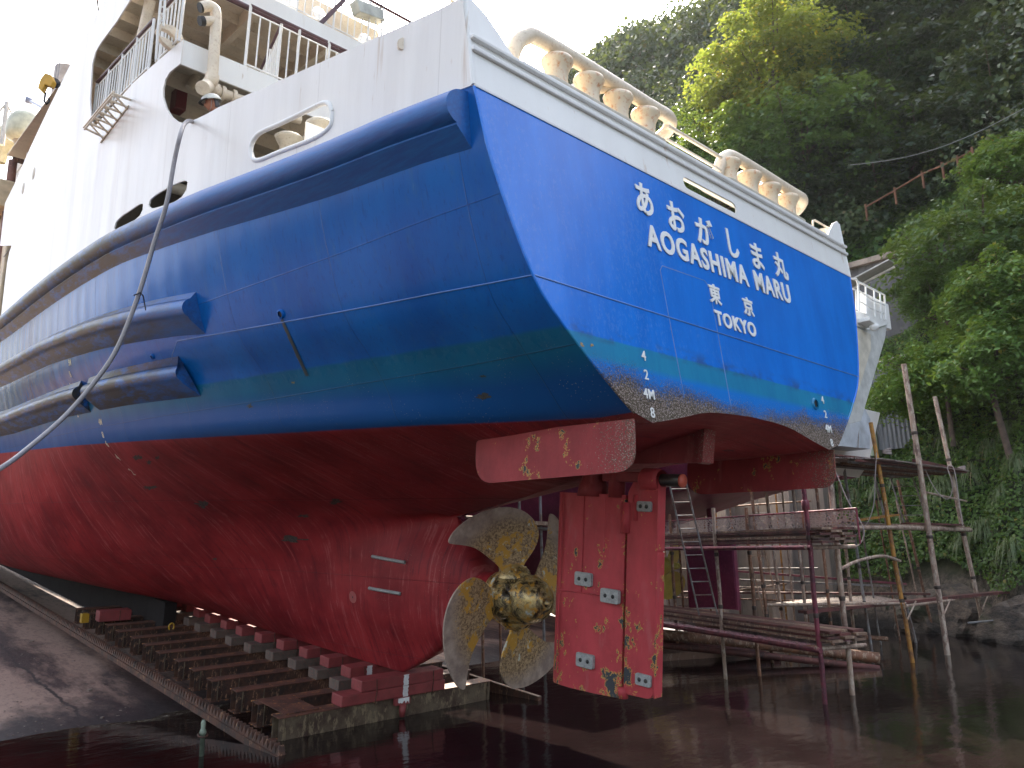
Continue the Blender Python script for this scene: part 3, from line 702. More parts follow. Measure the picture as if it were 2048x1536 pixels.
# propeller
prop = MB(); prop.lathe([(.30, 4.55), (.36, 4.48), (.40, 4.36), (.42, 4.15), (.40, 3.95), (.36, 3.86), (.375, 3.82), (.375, 3.76), (.35, 3.74), (.33, 3.62), (.26, 3.50), (.17, 3.435), (.13, 3.425), (.125, 3.40), (.065, 3.395), (.06, 3.50), (0, 3.50)], (0, -4.1, 0), 40, 'Y')
ph = prop.build('propeller', HUBM, ferry, loc=(0, 4.1, 1.67))
bl = [(.16,.40),(.22,.52),(.34,.66),(.55,.86),(.76,.95),(.93,1.00),(.955,1.06),(.88,1.17),(.70,1.30),(.48,1.39),(.22,1.43),(0,1.41),(-.20,1.32),(-.34,1.16),(-.40,.96),(-.35,.76),(-.24,.60),(-.16,.50),(-.14,.40)]
bl = [tuple(p) for p in spline(bl, 3)]
for k in range(4):
    ang = R(8+90*k)
    def bmap(q, side=0):
        s, v = q; phi = R(13-4*(v-.4)); s = s*1.24; t = 0.045*(1.55-v)*side
        cx = -s*math.cos(phi); cy = s*math.sin(phi); n = (math.sin(phi), math.cos(phi))
        cy += 0.06*(v-.7)*0 - 0.10*(s/.9)**2*0.5
        x = cx+n[0]*t; y = cy+n[1]*t
        rr = math.hypot(x, v); z = v
        ca_, sa_ = math.cos(ang), math.sin(ang)
        return (x*ca_-z*sa_, y, x*sa_+z*ca_)
    pm = plate(bl, [], lambda q: bmap(q, 0), 0.14)
    b = pm.build('blade', BRONZE, ph, solid=0.028)
    for p in b.data.polygons: p.use_smooth = True
    md = b.modifiers.new('edge', 'EDGE_SPLIT'); md.split_angle = R(50)
    f_ = MB(); f_.lathe([(0, .52), (.10, .50), (.19, .46), (.25, .40), (.27, .34)], (0, 0, 0), 22, 'Z', Mx=Matrix.Rotation(-ang, 3, 'Y')); bf = f_.build('blade_root', HUBM, ph)
    for a2 in range(0, 360, 72):
        q = Matrix.Rotation(-ang, 3, 'Y') @ Vector((.19*math.cos(R(a2+20)), .19*math.sin(R(a2+20)), .455)); f2 = MB(); f2.lathe([(0,.025),(.022,.02),(.022,0)], q, 8, 'Z', Mx=Matrix.Rotation(-ang, 3, 'Y')); f2.build('bolt', HUBM, bf)
m = MB(); m.lathe([(.43, 4.30), (.445, 4.26), (.43, 4.22)], (0, -4.1, 0), 40, 'Y'); m.build('hub_ring', BRONZE, ph)
# small zinc bars, sea chest grating, patch and scupper on the side
def underside_pt(px, py):
    o, d = CS, Sf(ray(px, py)); best = None
    for i in range(len(RB)-1):
        for p in RB[i]:
            v = Vector((-p[0], p[1], p[2]))-o; t = v.dot(d)/d.dot(d); e = (v-d*t).length
            if best is None or e < best[0]: best = (e, Vector((-p[0], p[1], p[2])), i)
    return best[1]
from mathutils.bvhtree import BVHTree
hb_o = bpy.data.objects['hull']; bvh = BVHTree.FromPolygons([v.co for v in hb_o.data.vertices], [tuple(p.vertices) for p in hb_o.data.polygons])
def onhull(px, py):
    loc, n, i, dist = bvh.ray_cast(CS, Sf(ray(px, py)).normalized()); 
    if n.dot(Sf(ray(px, py))) > 0: n = -n
    return loc, n
for (a, b) in (((746, 1113), (812, 1125)), ((740, 1176), (802, 1187))):
    pa, n1 = onhull(*a); pb, n2 = onhull(*b); m = MB(); m.tube([pa+n1*.02, (pa+pb)/2+n1*.03, pb+n1*.02], .03, 8); m.build('zinc_bar', ZINC, ferry)
pa, n1 = onhull(706, 1194); t = n1.orthogonal().normalized(); u = n1.cross(t)
PATCH = simple('red_primer_patch', (.36, .085, .08), .55)
m = MB(); m.add([pa+n1*.006+t*math.cos(k*.3142)*.11+u*math.sin(k*.3142)*.11 for k in range(20)], [tuple(range(20))]); m.build('round_patch', PATCH, ferry)
m = MB(); m.add([pa+n1*.010+t*math.cos(k*.628)*.016+u*math.sin(k*.628)*.016 for k in range(10)], [tuple(range(10))]); m.build('drain_plug', BLACK, ferry)
for (x, y, r) in ((563, 628, .05), (306, 713, .035), (1628, 808, .07)):
    if x < 1200: pa, n1 = onhull(x, y)
    else: pa, n1 = Vector(tp(1.87, 4.74)), Vector((0, -1, .1)).normalized()
    t = n1.orthogonal().normalized(); u = n1.cross(t)
    m = MB(); ring = lambda rr, h: [pa+n1*h+t*math.cos(k*.3927)*rr+u*math.sin(k*.3927)*rr for k in range(16)]
    r0, r1, r2 = ring(r*1.25, 0), ring(r*1.2, .03), ring(r*.85, .03)
    m.grid([r0+[r0[0]], r1+[r1[0]], r2+[r2[0]]]); m.build('scupper', HULL if x < 1200 else TRANS, ferry)
    m = MB(); m.add(ring(r*.86, .012), [tuple(range(16))]); m.build('scupper_hole', BLACK, ferry)
pts = [onhull(563+ (614-563)*k/10, 640+(752-640)*k/10) for k in range(11)]
STN = simple('algae_stain', (.012, .035, .04), .5)
m = MB(); m.grid([[p+n*.003+Vector((0, .05, 0)), p+n*.005, p+n*.003-Vector((0, .05, 0))] for p, n in pts]); m.build('scupper_stain', STN, ferry)
GR = simple('grating_dark', (.03, .025, .022), .6)
scars = [(967,793,22,10),(500,812,10,7),(585,1078,40,10),(430,1118,8,4),(672,1003,26,8),(606,1031,18,5),(275,915,14,9),(298,925,10,8),(315,915,9,7),(300,975,24,7),(405,1008,20,12),(1164,690,9,7),(1186,690,6,6),(586,765,6,4),(966,752,12,4)]
# paint scars where the coating has come off
for i, (x, y, w, h) in enumerate(scars):
    rs = random.Random(i); ring = []
    for k in range(22):
        a = k*2*math.pi/22; f_ = .25+rs.random()*.6
        p, n = onhull(x+w*f_*math.cos(a), y+h*f_*math.sin(a)) if x < 1150 else (on(1, .1, x+w*f_*math.cos(a), y+h*f_*math.sin(a), True), Vector((0, -1, .19)).normalized())
        if x >= 1150: p = Vector(tp(p.x, p.z))
        ring.append(p+n*.004)
    m = MB(); c = sum(ring, Vector())/22; m.add(ring+[c], [(k, (k+1) % 22, 22) for k in range(22)]); m.build('paint_scar', simple('scar_%d' % i, (.05, .045, .04) if x < 1150 and i != 13 else (.5, .33, .12), .7, 0, .3, (.35, .27, .20), .5, 18, .8), ferry)

# ---------------------------------------------------------------- decks, houses and fittings above
q = lambda px, py, y=6.85: on(1, y, px, py, True)
DK = simple('deck_paint', (.38, .36, .31), .6)
m = MB(); m.add([(-4.2, .9, 7.28), (4.2, .9, 7.28), (4.75, 6, 7.28), (5.0, 12, 7.28), (5.0, 40, 7.28), (-5.0, 40, 7.28), (-5.0, 12, 7.28), (-4.75, 6, 7.28)], [tuple(range(8))]); m.build('main_deck', DK, ferry, solid=.03)
# boat deck with aft fascia, open below
m = MB(); m.box((-4.93, 7.07, 9.72), (4.93, 7.11, 10.13)); m.build('deck_fascia', WHITE2, ferry)
m = MB(); m.box((-4.92, 7.11, 10.05), (4.92, 30, 10.09)); m.build('boat_deck', BEIGE, ferry)
for y in (8.0, 9.0, 10.0, 11.0, 12.0):
    m = MB(); m.box((-4.9, y-.01, 9.76), (4.9, y+.01, 10.05)); m.build('deck_beam', BEIGE, ferry)
for x in (-3.2, -1.0, 1.5, 3.5):
    m = MB(); m.box((x-.05, 7.12, 9.78), (x+.05, 12.4, 10.05)); m.build('deck_girder', BEIGE, ferry)
for a, b in (((-3.6, 10.0, 7.3), (3.6, 10.06, 10.04)), ((-4.95, 12.5, 7.3), (4.95, 12.56, 10.04))):
    m = MB(); m.box(a, b); m.build('deckhouse_wall', BEIGE, ferry)
m = MB(); m.tube([(-4.8, 9.2, 8.5), (-3.2, 9.2, 8.5), (-1, 9.2, 8.55)], .11, 12); m.build('hydraulic_pipe', BEIGE, ferry)
m = MB(); m.tube(spline([q(393, 128, 7.9), q(393, 150, 7.9), q(386, 165, 7.9), q(378, 176, 7.9)], 4), .07, 12); m.build('scupper_pipe', BEIGE, ferry)
m = MB(); fa = q(346, 218, 8.6); fb_ = q(374, 172, 8.6); m.box((fa.x, 8.5, fa.z), (fb_.x, 8.8, fb_.z)); fb = m.build('fire_box', simple('dark_red', (.14, .012, .02), .35), ferry, bevel=.02)
# bollards seen through the chock
for c_ in (on(0, -4.05, 578, 290, True), on(0, -3.75, 640, 262, True)):
    y = c_.y; z = c_.z-.28
    m = MB(); m.lathe([(0,0),(.13,0),(.115,.1),(.13,.25),(.19,.34),(.205,.38),(.15,.42),(0,.43)], (c_.x, y, z), 24); m.build('bollard', SOIL, ferry)
for y in (3.95, 1.85):
    m = MB(); m.box((-4.28, y-.01, 7.3), (-3.95, y+.01, 7.95)); m.build('bulwark_stay', WHITE2, ferry)
m = MB(); m.box((-3.3, 5.2, 7.3), (-1.5, 5.9, 8.6)); m.box((-3.4, 5.0, 8.6), (-1.2, 6.0, 8.68)); m.build('winch_house', BEIGE, ferry, bevel=.03)
m = MB(); m.tube([(-4.4, 1.6, 8.0), (-3.2, 3.4, 8.0)], .07, 10); m.build('deck_pipe', CREAM, ferry)
# big white pipe rising past the fascia
m = MB(); pth = [q(397, 50), q(412, 48), q(425, 45)]
m.tube(spline([q(402, 15), q(418, 12), q(430, 20), q(432, 40)], 5) + [tuple(q(430, 80)), tuple(q(427, 120)), tuple(q(425, 150))], .085, 16)
m.tube(spline([q(425, 150), q(423, 160), q(414, 172), q(405, 176, 6.35)], 4), .105, 16); m.tube([q(402, 42), q(430, 42)], .075, 14)
m.build('vent_pipe', CREAM, ferry)
for py in (15, 42):
    m = MB(); m.tube([q(399, py), q(408, py)], .078, 12); m.build('pipe_mouth', BLACK, ferry)
m = MB(); m.tube([q(412, 170, 7.1), q(440, 185, 7.2), q(520, 213, 7.2), q(600, 240, 7.2)], .085, 12)
for px, py in ((432, 182), (444, 187), (466, 194)):
    a = q(px, py, 7.2); m.tube([a+Vector((-.03, 0, 0)), a+Vector((.03, 0, 0))], .125, 14)
m.build('cross_pipe', CREAM, ferry)
# balustrades
def balus(a, b, h, n, name='balustrade', mat=WHITE2, top=PURPLE, rr=.014, cap=.03):
    a = Vector(a); b = Vector(b); m = MB()
    m.tube([a+Vector((0,0,.06)), b+Vector((0,0,.06))], rr*1.2, 6); m.tube([a+Vector((0,0,h-.12)), b+Vector((0,0,h-.12))], rr, 6)
    for i in range(n+1):
        p = a.lerp(b, i/n); m.tube([p+Vector((0,0,.06 if i % 5 else 0)), p+Vector((0,0,h-.12 if i % 5 else h))], rr*(1 if i % 5 else 1.8), 6)
    o = m.build(name, mat, ferry); c = MB(); c.tube([a+Vector((0,0,h)), b+Vector((0,0,h))], cap, 8); c.build('handrail', top, o); return o
xa = q(493, 100, 7.12).x
balus((xa, 7.12, 10.13), (xa+1.45, 7.12, 10.13), 1.12, 8); balus((xa+1.5, 7.12, 10.13), (1.0, 7.12, 10.13), 1.12, 22)
balus((-4.96, 8.6, 10.2), (-4.99, 11.9, 10.26), .95, 20); balus((-4.94, 7.2, 10.15), (-4.94, 8.3, 10.18), 1.0, 6)
balus((xa+.6, 7.2, 10.13), (xa+1.2, 9.6, 10.13), 1.1, 14)
# upper deck and its underside
m = MB(); m.box((-3.9, 8.95, 12.35), (4.9, 9.01, 12.80)); m.build('deck_fascia', WHITE2, ferry)
m = MB(); m.tube([(-3.9, 8.9, 12.35), (4.9, 8.9, 12.35)], .055, 8); m.build('drip_edge', PURPLE, ferry)
m = MB(); m.box((-4.95, 9.01, 12.68), (4.95, 22, 12.72)); m.build('upper_deck', BEIGE, ferry)
for y in np.arange(9.8, 15.2, .8):
    m = MB(); m.box((-4.95, y-.012, 12.46), (4.95, y+.012, 12.68)); m.build('deck_beam', BEIGE, ferry)
for x in (-4.3, -3.0, -1.4, .5):
    m = MB(); m.box((x-.06, 9.02, 12.38), (x+.06, 15, 12.68)); m.build('deck_girder', BEIGE, ferry)
balus((-3.9, 8.98, 12.8), (-.2, 8.98, 12.8), 1.1, 22, cap=.035); balus((-.2, 8.98, 12.8), (3.4, 8.98, 12.8), 1.1, 24, cap=.035)
for a, b in (((-4.2, 14.8, 10.1), (4.2, 14.86, 12.5)), ((-2.4, 11.4, 10.1), (4.2, 11.46, 12.5))):
    m = MB(); m.box(a, b); m.build('deckhouse_wall', BEIGE, ferry)
m = MB()
a = on(1, 9.5, 600, 0, True); m.box((-2.0, 11.8, 12.75), (1.6, 12.6, 15)); m.build('engine_casing', WHITE2, ferry, bevel=.05)
cp = [q(592, 2, 9.3), q(690, 2, 9.3), q(708, 60, 9.3), q(640, 60, 9.3)]
m = MB(); pl_ = [(cp[0].x, 13.5), (cp[0].x+2.0, 13.5), (cp[0].x+2.2, 12.75), (cp[0].x, 12.75)]
hole1 = [(cp[0].x+.55+.16*math.cos(t*.5236), 13.22+.16*math.sin(t*.5236)) for t in range(12)]; hole2 = [(cp[0].x+1.7+.2*math.cos(t*.5236), 13.1+.2*math.sin(t*.5236)) for t in range(12)]
plate(pl_, [hole1, hole2], lambda u: (u[0], 9.3, u[1]), .4).build('ladder_cheek', CREAM, ferry, solid=.03)
m = MB(); a = q(735, 25, 9.0); m.obox(a, (.38, .1, .12), (0, .15, 0), (-.06, 0, .13)); m.build('flood_lamp', simple('lamp_grey', (.45, .47, .42), .4), ferry, bevel=.02)
m = MB(); m.beam(q(628, 60, 9.0), q(688, 0, 9.0), .09, .09); m.build('stair_rail', PURPLE, ferry)
# accommodation ladder, davit frames and posts at the port side opening
m = MB(); a = on(0, -4.80, 301, 0, True); b_ = on(0, -4.80, 258, 190, True); m.tube([a, b_], .095, 10); m.build('davit_post', CREAM, ferry)
m = MB(); m.tube([q(322, 0, 7.5), q(316, 55, 7.5), q(312, 120, 7.5)], .02, 6); m.tube([q(330, 0, 7.5), q(327, 52, 7.5)], .02, 6)
for k in range(4): m.tube([q(321, k*14, 7.5), q(330, k*14, 7.5)], .012, 5)
m.build('ladder', WHITE2, ferry)
for dx in (0, 1):
    m = MB(); c = [(312, 60), (322, 46), (345, 50), (362, 62), (368, 78), (360, 84), (338, 62), (324, 56), (318, 70)] if dx == 0 else [(316, 70), (338, 78), (352, 92), (344, 100), (326, 84)]
    m.prism([q(x, y, 7.5) for x, y in c], (0, .1, 0)); m.build('davit_arm', CREAM, ferry, bevel=.01)
# hanging side ladder frame
m = MB(); a1 = on(0, -5.42, 226, 187, True); b1 = on(0, -5.42, 169, 256, True); a0 = hit(262, 200); b0 = hit(206, 274); nn = 6
m.beam(a1, b1, .03, .09); m.beam(a1-Vector((0, 0, .0)), b1+Vector((0, 0, -.0)), .06, .02)
for i in range(nn+1):
    p = a0.lerp(b0, i/nn); o_ = a1.lerp(b1, i/nn); m.tube([o_, p], .022, 6)
    if i < nn: m.tube([o_, a0.lerp(b0, (i+.5)/nn)-Vector((0, 0, .12))], .018, 6)
m.tube([a0-Vector((.03, 0, .12)), b0-Vector((.03, 0, .12))], .014, 6)
m.build('side_frame', CREAM, ferry)
# funnel, radome, mast, forward house
m = MB(); c = on(0, -3.9, 137, 170, True); m.lathe([(.0, .45), (.38, .45), (.41, .47), (.42, .44), (.42, -1.2)], c, 24); m.build('funnel', simple('funnel_grey', (.45, .38, .33), .5), ferry)
m = MB(); m.box((-4.3, 19.5, 11.5), (-2.5, 25, 13.6)); m.build('casing', simple('casing_tan', (.55, .44, .33), .5), ferry)
c = on(0, -4.0, 52, 258, True); m = MB(); m.lathe([(0, .62), (.2, .6), (.42, .5), (.55, .3), (.60, .05), (.60, -.2), (.55, -.42), (.35, -.5)], c, 28); rd = m.build('radome', simple('radome_cream', (.55, .55, .42), .4), ferry)
m = MB(); m.lathe([(.34, -.5), (.22, -.75), (.20, -1.1), (.25, -1.3)], c, 16); m.build('radome_base', simple('base_tan', (.45, .36, .25), .5), rd)
c2 = on(0, -3.4, 8, 275, True); m = MB(); m.lathe([(0, .5), (.3, .42), (.5, .1), (.5, -.3), (.3, -.5), (.2, -1.2)], c2, 24); m.build('radome', simple('radome_old', (.6, .55, .38), .4), ferry)
a = on(0, -3.8, 34, 60, True); b_ = on(0, -3.8, 4, 290, True); mid = on(0, -3.8, 14, 205, True)
m = MB(); m.tube([a, mid], .02, 6); m.tube([mid, b_], .09, 8); m.build('aerial', simple('pale_metal', (.6, .58, .55), .4), ferry)
for k in (0, 1):
    m = MB(); m.tube([mid, b_+Vector((.7 if k else -.7, 0, .4))], .04, 6); m.build('mast_leg', simple('pale_metal_%d' % k, (.6, .58, .5), .4), ferry)
m = MB(); m.tube([on(0, -4.2, 98, 222, True), on(0, -4.2, 62, 203, True)], .05, 8); m.lathe([(0, -.12), (.11, -.1), (.11, .1), (0, .12)], on(0, -4.2, 58, 201, True), 12, 'X'); m.build('horn_arm', simple('lamp_blue', (.25, .28, .40), .4), ferry)
m = MB()
for z in (0, .55, 1.0): a = on(0, -4.4, 0, 232+0, True); m.tube([(-4.6, 18, 11.6+z), (-4.6, 40, 10.4+z)], .02, 5)
for y in range(19, 40, 2): m.tube([(-4.6, y, 11.0), (-4.6, y, 12.6)], .02, 5)
m.build('top_railing', WHITE2, ferry)
m = MB(); m.box((-4.9, 20.3, 7.5), (4.9, 44, 10.9)); m.box((-5.25, 20.6, 10.7), (5.2, 40, 11.5)); fw = m.build('forward_house', simple('warm_cream', (.70, .55, .36), .5), ferry, bevel=.05)
m = MB(); m.box((-5.28, 22, 9.75), (-5.24, 26, 10.6)); m.build('window', simple('window_glass', (.12, .16, .22), .08), ferry)
# ---------------------------------------------------------------- ground, water, slipway
WZ = -0.10
def slab_mat():
    k = NT('slip_concrete'); x, y, z = k.xyz(); n = k.noise(0.45, (1, .28, 1), 7, 0.7); f = k.noise(9, (1, .5, 1), 6, .75)
    c = k.mix(k.step(n, .46, .56), (.042, .022, .021), (.27, .175, .135)); c = k.mix(k.math('MULTIPLY', k.step(f, .5, .7), .55), c, (.026, .016, .016))
    c = k.mix(k.step(k.math('ADD', z, k.math('MULTIPLY', k.noise(1.2, (1, .5, 1), 6, .7), .42)), .28, .17), c, (.012, .006, .008))
    cr_ = k.step(k.math('ABSOLUTE', k.math('SUBTRACT', k.math('ADD', x, k.math('MULTIPLY', k.noise(.8, (1, 1, 1), 6), .5)), -3.9)), .05, .02)
    c = k.mix(cr_, c, (.02, .012, .012))
    return k.done(c, k.math('ADD', .42, k.math('MULTIPLY', f, .4)), 0, k.bump(f, .5, .02))
def water_mat():
    k = NT('water'); x, y, z = k.xyz(); a = k.noise(3.2, (1, 1.8, 1), 5, .6); b = k.noise(.7, (1, 1.6, 1), 3)
    sp = k.math('MULTIPLY', k.step(k.vor(14), .035, .02), k.step(k.noise(.35, (1, 1, 1), 4), .50, .62))
    c = k.mix(k.step(b, .35, .65), (.007, .0045, .0045), (.011, .007, .007)); c = k.mix(sp, c, (.25, .22, .2))
    h = k.math('ADD', k.math('MULTIPLY', a, .16), k.math('MULTIPLY', b, .5))
    return k.done(c, k.math('ADD', .035, k.math('MULTIPLY', sp, .5)), 0, k.bump(h, .5, .05), .5)
CONC = slab_mat()
def zslip(y): return y*math.tan(TILT) - 1.12
m = MB(); rows = []
for y in np.concatenate([np.linspace(-40, 0, 10), np.linspace(1, 30, 90), np.linspace(34, 140, 20)]):
    r = []
    for x in np.concatenate([np.linspace(-60, -12, 10), np.linspace(-11, 9, 60), np.linspace(10, 20, 6)]):
        z = zslip(y)/1.0
        if x < -2.9: z += 0.05*mnoise.noise(Vector((x*.5, y*.25, 1)))
        if x < -7.5: z += (-7.5-x)*0.05
        r.append((x, y, z))
    rows.append(r)
m.grid(rows); tag(m.build('ground', CONC), kind='structure')
m = MB(); rows = [[(x, y, WZ) for x in np.linspace(-90, 40, 30)] for y in np.linspace(-70, 60, 30)]; m.grid(rows); tag(m.build('water', water_mat()), kind='structure')
SEAB = simple('sea_bed', (.02, .018, .015), .9)
m = MB(); m.add([(-400, -400, -6), (400, -400, -6), (400, 400, -6), (-400, 400, -6)], [(0, 1, 2, 3)]); tag(m.build('sea_bed', SEAB), kind='structure')
# unseen wooded shore on the left, added to darken what the hull reflects
m = MB(); rows = []
for i in range(60):
    a = R(95+150*i/59); r_ = []
    for k in range(12): d_ = 70+k*7; h = (-2, 2, 8, 14, 19, 23, 26, 28, 29, 29, 28, 26)[k]; h *= .75+.35*mnoise.noise(Vector((i*.14, k*.1, 2))); r_.append((-8+math.cos(a)*d_+2*mnoise.noise(Vector((i, k, 0))), -5+math.sin(a)*d_, h+1.5*mnoise.noise(Vector((i*.9, k*.9, 7)))))
    rows.append(r_)
m.grid(rows); tag(m.build('unseen_shore', simple('shore_green', (.045, .065, .03), .9, 0, .25, (.12, .09, .06), .6, .15, .5)), kind='structure')

def rusty(name, base=(.10, .042, .025), pale=(.30, .17, .10), dark=(.03, .018, .014), sc=3, thr=.5):
    k = NT(name); a = k.noise(sc, (1, 1, 1), 7, .72); b = k.noise(sc*5, (1, 1, .4), 6, .7)
    c = k.mix(k.step(a, .38, .58), dark, base); c = k.mix(k.step(b, thr+.08, thr+.16), c, pale)
    return k.done(c, k.math('ADD', .5, k.math('MULTIPLY', b, .3)), .1, k.bump(b, .6, .01))
RUST = rusty('rust'); RUST2 = rusty('rust_flaky', (.13, .052, .032), (.46, .21, .07), (.035, .018, .014), 2.2, .50)
GREENR = rusty('rust_greenish', (.12, .088, .055), (.20, .15, .09), (.05, .025, .016), 2.5, .45)
WOODR = simple('block_red', (.26, .045, .045), .6, 0, .12, (.10, .04, .035), .6, 4, .3)
WOODG = simple('block_grey', (.13, .095, .075), .75, 0, .2, (.25, .07, .06), .6, 3, .4)
STRIPE = simple('paint_stripe', (.75, .75, .75), .5)
# cradle beams across the slip
def cradle(j):
    t = ship_thing('cradle_beam', '', 'beam', (0, 6.93+.92*j, 0), 'steel cradle beams across the slipway')
    L0, L1 = (-2.45, 2.05) if j == 0 else (-2.40+.03*(j % 3), 2.3)
    for z0, z1, y0, y1, nm in ((-.415, -.40, -.13, .17, 'top_flange'), (-.78, -.765, -.13, .17, 'bottom_flange')):
        m = MB(); m.box((L0, y0, z0), (L1, y1, z1)); m.build(nm, RUST2, t)
    for y in (-.09, .13):
        m = MB(); m.box((L0+.02, y-.006, -.765), (L1-.02, y+.006, -.415)); m.build('web', RUST if j else GREENR, t)
    for x in (L0+.12, L0+.52, L1-.1):
        m = MB(); m.box((x, -.125, -.76), (x+.012, .165, -.42)); m.build('stiffener', GREENR, t)
    return t
LB = ['rusty double steel beam nearest the water, carrying the striped red keel blocks', 'second rusty cradle beam up the slip from the water', 'third rusty cradle beam up the slip', 'fourth rusty cradle beam up the slip',
      'fifth rusty cradle beam up the slip', 'sixth rusty cradle beam up the slip', 'seventh rusty cradle beam up the slip', 'eighth rusty cradle beam up the slip', 'ninth rusty cradle beam up the slip', 'tenth rusty cradle beam up the slip',
      'eleventh rusty cradle beam up the slip', 'twelfth rusty cradle beam up the slip', 'thirteenth rusty beam deep under the hull', 'fourteenth rusty beam deep under the hull']
for j in range(14): tag(cradle(j), LB[j])
t = ship_thing('cradle_plate', 'flaky rusty plate joining the two end beams near the water', 'steel plate', (-1.95, 7.4, -.395))
m = MB(); m.box((-.35, -.5, 0), (.25, .55, .014)); m.build('plate', RUST2, t)
# keel blocks
for j in range(13):
    y = 6.93+.92*j+.02
    for lv, (z0, z1) in enumerate(((-.40, -.215), (-.21, -.02))):
        dx = (.0, -.02, .06, .1, .06, 0, -.03)[j % 7]
        x0, x1 = ((-1.35, .85), (-.98, .80))[lv] if j == 0 else ((-.85+dx, .85), (-.62+dx, .8))[lv]
        nm = 'keel_block'
        lab = ('%s %s keel block %s' % (('lower', 'upper')[lv], 'grey and red' if (lv == 0 and j) else 'red', 'on the beam nearest the water, with a white painted stripe' if j == 0 else 'on the %s beam from the water' % ('', 'second', 'third', 'fourth', 'fifth', 'sixth', 'seventh', 'eighth', 'ninth', 'tenth', 'eleventh', 'twelfth', 'thirteenth')[j]))
        t = ship_thing(nm, lab, 'keel block', (0, y, 0), 'timber keel blocks under the ferry')
        b = MB(); b.box((x0, -.17, z0), (x1, .17, z1)); b.build('block', WOODG if (lv == 0 and j) else WOODR, t, bevel=.015)
        if j < 2:
            s_ = MB(); w = .055
            xs = -.05-(.18 if j else 0); rs = random.Random(j*2+lv)
            l = [(xs-w+rs.uniform(-.012, .012), z0+(z1-z0)*k/8) for k in range(9)]; r_ = [(xs+w+rs.uniform(-.012, .012), z) for _, z in l]
            if not (j == 1 and lv == 0):
                s_.add([(x, -.174, z) for x, z in l]+[(x, -.174, z) for x, z in r_], [(k, k+1, k+10, k+9) for k in range(8)]); s_.build('white_stripe', STRIPE, t)
        if j < 8:
            for xx in ((x0+.3, x1-.25) if lv else ()):
                c = MB(); c.tube([(xx, -.18, -.02), (xx+.01, -.19, -.22), (xx-.01, -.18, -.45)], .008, 5); c.build('staple', RUST, t)
# painted marker bracket and pin on the end beam
t = ship_thing('beam_pin', 'red pin with dripping white paint on the outer side of the end beam', 'pin', (-.12, 6.79, -.42))
m = MB(); m.box((-.17, -.07, -.10), (.15, .01, .02)); m.build('bracket', WOODR, t, bevel=.01); m = MB(); m.lathe([(0, -.30), (.05, -.30), (.065, -.1), (0, -.1)], (0, -.05, 0), 12); m.build('pin', WOODR, t)
m = MB(); rs = random.Random(3); tp_ = [(-.12+.24*k/10, .022) for k in range(11)]; bt = [(x, -.03-.06*rs.random()) for x, _ in tp_]
m.add([(x, -.073, z) for x, z in tp_]+[(x, -.073, z) for x, z in bt], [(k, k+1, k+12, k+11) for k in range(10)]); m.build('paint_drip', STRIPE, t)
# rack rail on the port side of the cradle and its plain neighbour
t = ship_thing('rack_rail', 'toothed rusty rack rail running up the slip beside the cradle beams', 'rail', (-2.78, 6.0, -.62))
m = MB(); m.box((-.09, 0, -.16), (.09, 60, -.06)); m.build('rail_base', RUST, t)
m = MB(); y = 0
while y < 40:
    m.add([(-.05, y, -.06), (.05, y, -.06), (.05, y+.13, -.06), (-.05, y+.13, -.06), (-.04, y+.045, .07), (.04, y+.045, .07), (.04, y+.065, .07), (-.04, y+.065, .07)], [(0,1,5,4),(1,2,6,5),(2,3,7,6),(3,0,4,7),(4,5,6,7)]); y += .13
m.build('rack_teeth', RUST, t)
t = ship_thing('crane_rail', 'plain rusty rail on the far side of the cradle beams', 'rail', (2.6, 6.0, -.62)); m = MB(); m.box((-.05, 0, -.2), (.05, 60, .02)); m.build('rail', RUST, t, bevel=.01)
# odd things on the cradle
def small(name, lab, cat_, px, py, x, size, mat, z=-.40):
    p = on(2, z, px, py, True); t = ship_thing(name, lab, cat_, tuple(p)); m = MB(); m.box((-size[0]/2, -size[1]/2, 0), (size[0]/2, size[1]/2, size[2])); m.build('body', mat, t, bevel=.01); return t
YEL = simple('yellow_paint', (.42, .24, .01), .5, 0, .1, (.1, .05, .01), .5)
t = small('yellow_can', 'small yellow can on the cradle in the dark under the hull', 'can', 168, 1245, 0, (.17, .17, .22), YEL)
m = MB(); m.tube([(-.07, 0, .22), (-.05, 0, .28), (.05, 0, .28), (.07, 0, .22)], .01, 6); m.build('handle', BLACK, t)
t = small('bilge_block', 'single red block lying crosswise on the far beams', 'timber block', 226, 1240, 0, (.75, .34, .26), WOODR)
m = MB(); m.tube([(.1, -.18, .0), (.1, -.18, .26)], .01, 5); m.build('staple', RUST, t)
p = on(2, -.40, 342, 1262, True); t = ship_thing('shackle', 'orange rusty shackle standing on a cradle beam', 'shackle', tuple(p))
m = MB(); m.tube([(.06*math.cos(a), 0, .1+.08*math.sin(a)) for a in np.linspace(-.9, 4.04, 14)], .022, 8); m.build('bow', YEL, t); m = MB(); m.tube([(-.07, 0, .02), (.07, 0, .02)], .018, 8); m.build('pin', RUST, t)
# mooring stake in the water, bottom left
p = on(2, WZ, 403, 1512); t = thing('stake', 'short pale green stake with a ring, standing in the water', 'stake', p)
m = MB(); m.lathe([(0, -.6), (.035, -.6), (.035, .30), (.045, .30), (.05, .33), (.042, .36), (.03, .38), (.035, .46), (.02, .50), (0, .50)], n=12); m.build('post', simple('pale_green', (.22, .27, .20), .6, 0, .2, (.08, .07, .05), .6, 8), t)
m = MB(); m.tube([(.07*math.cos(a), .07*math.sin(a), .29+.02*math.sin(a)) for a in np.linspace(0, 6.283, 16)], .012, 6); m.build('ring', RUST, t)

